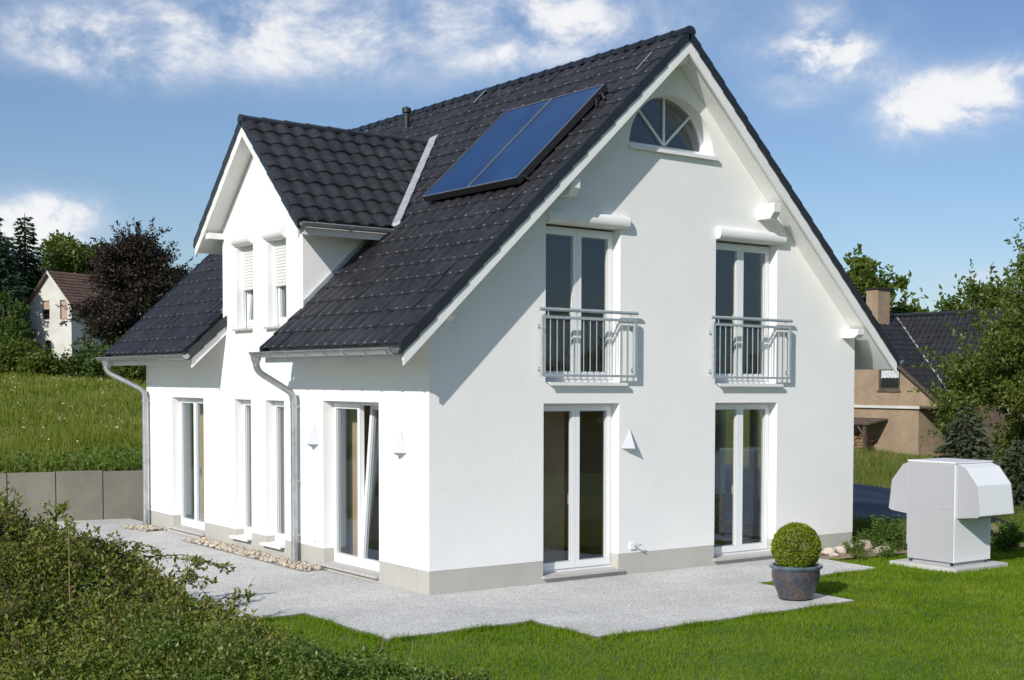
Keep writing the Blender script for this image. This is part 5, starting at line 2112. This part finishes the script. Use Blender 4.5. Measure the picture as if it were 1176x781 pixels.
def wn_(scale, detail, rough, zscale=1.6, off=0.0):
    mp = nt.nodes.new('ShaderNodeMapping')
    mp.inputs['Scale'].default_value = (1, 1, zscale)
    mp.inputs['Location'].default_value = (off, off * .7, off * .3)
    nt.links.new(tc.outputs['Generated'], mp.inputs['Vector'])
    n = nt.nodes.new('ShaderNodeTexNoise')
    n.inputs['Scale'].default_value = scale
    n.inputs['Detail'].default_value = detail
    n.inputs['Roughness'].default_value = rough
    n.inputs['Distortion'].default_value = .25
    nt.links.new(mp.outputs[0], n.inputs['Vector'])
    return n.outputs['Fac']


n1 = wn_(15, 10, .62)
n2 = wn_(5, 5, .55, 2.2, 3.1)
VEIL = [(200, 45, 320, 66, .44), (640, 30, 150, 55, .40), (55, 262, 130, 46, .45), (430, 75, 200, 46, .36), (1090, 115, 160, 76, .36), (950, 60, 120, 70, .42), (1130, 322, 160, 36, .42), (900, 112, 80, 44, .26), (860, 0, 200, 30, .22)]
vt = None
for (u, v, su, sv, am) in VEIL:
    d = unit(FW + RT * (u - PX) / FOC + UP * (PY_ - v) / FOC)
    a0, e0 = math.atan2(d[0], d[1]), math.asin(d[2])
    k = .92 / FOC
    x = mth('MULTIPLY', mth('SUBTRACT', AZ_, a0), 1 / (su * k))
    y = mth('MULTIPLY', mth('SUBTRACT', EL_, e0), 1 / (sv * k))
    g = mth('MULTIPLY', mth('POWER', 2.718, mth('MULTIPLY', mth('MULTIPLY_ADD', x, x, mth('MULTIPLY', y, y)), -.9)), am)
    vt = g if vt is None else mth('ADD', vt, g)
n3 = wn_(9, 6, .6, 2.0, 5.3)
veil = mth('MULTIPLY', vt, mth('MULTIPLY_ADD', n3, 1.9, -.15, True))
fill_clouds = mth('MULTIPLY', mth('MULTIPLY', mth('SUBTRACT', n2, .28, None, True), 4.5), mth('MULTIPLY_ADD', EL_, 2.2, -.95, True))  # cloud cover added overhead, out of view, to lift the ambient light
dens = mth('ADD', mth('MULTIPLY', tot, mth('MULTIPLY_ADD', n1, 3.8, -1.18)), mth('ADD', veil, fill_clouds))
cov = nt.nodes.new('ShaderNodeMapRange')
cov.interpolation_type = 'SMOOTHSTEP'
cov.inputs['From Min'].default_value = .04
cov.inputs['From Max'].default_value = 2.05
nt.links.new(dens, cov.inputs['Value'])
cover = mth('MULTIPLY', cov.outputs[0], .96)
# sky colour: the physical sky, with a little more red and green as in the photograph
tint = nt.nodes.new('ShaderNodeMix')
tint.data_type = 'RGBA'
tint.blend_type = 'MULTIPLY'
tint.inputs[0].default_value = 1.0
ti = [x for x in tint.inputs if x.type == 'RGBA']
nt.links.new(sky.outputs[0], ti[0])
ti[1].default_value = (.67, .745, .87, 1)
cm = nt.nodes.new('ShaderNodeMix')
cm.data_type = 'RGBA'
ci = [x for x in cm.inputs if x.type == 'RGBA']
nt.links.new(cover, cm.inputs[0])
nt.links.new([x for x in tint.outputs if x.type == 'RGBA'][0], ci[0])
cr = ramp(nt, cov.outputs[0], [(.0, (4.3, 5.2, 6.9)), (.45, (5.5, 6.05, 7.2)), (.9, (8.1, 8.1, 8.2))])
nt.links.new(cr.outputs['Color'], ci[1])
nt.links.new([x for x in cm.outputs if x.type == 'RGBA'][0], bg.inputs['Color'])
nt.links.new(bg.outputs[0], out.inputs['Surface'])

vs_ = scene.view_settings
vs_.view_transform = 'Standard'
vs_.look = 'None'
vs_.exposure = 0.22
vs_.gamma = 1.0
vs_.use_curve_mapping = False
scene.display_settings.display_device = 'sRGB'
scene.cycles.max_bounces = 8
scene.cycles.transparent_max_bounces = 24
scene.cycles.use_denoising = True
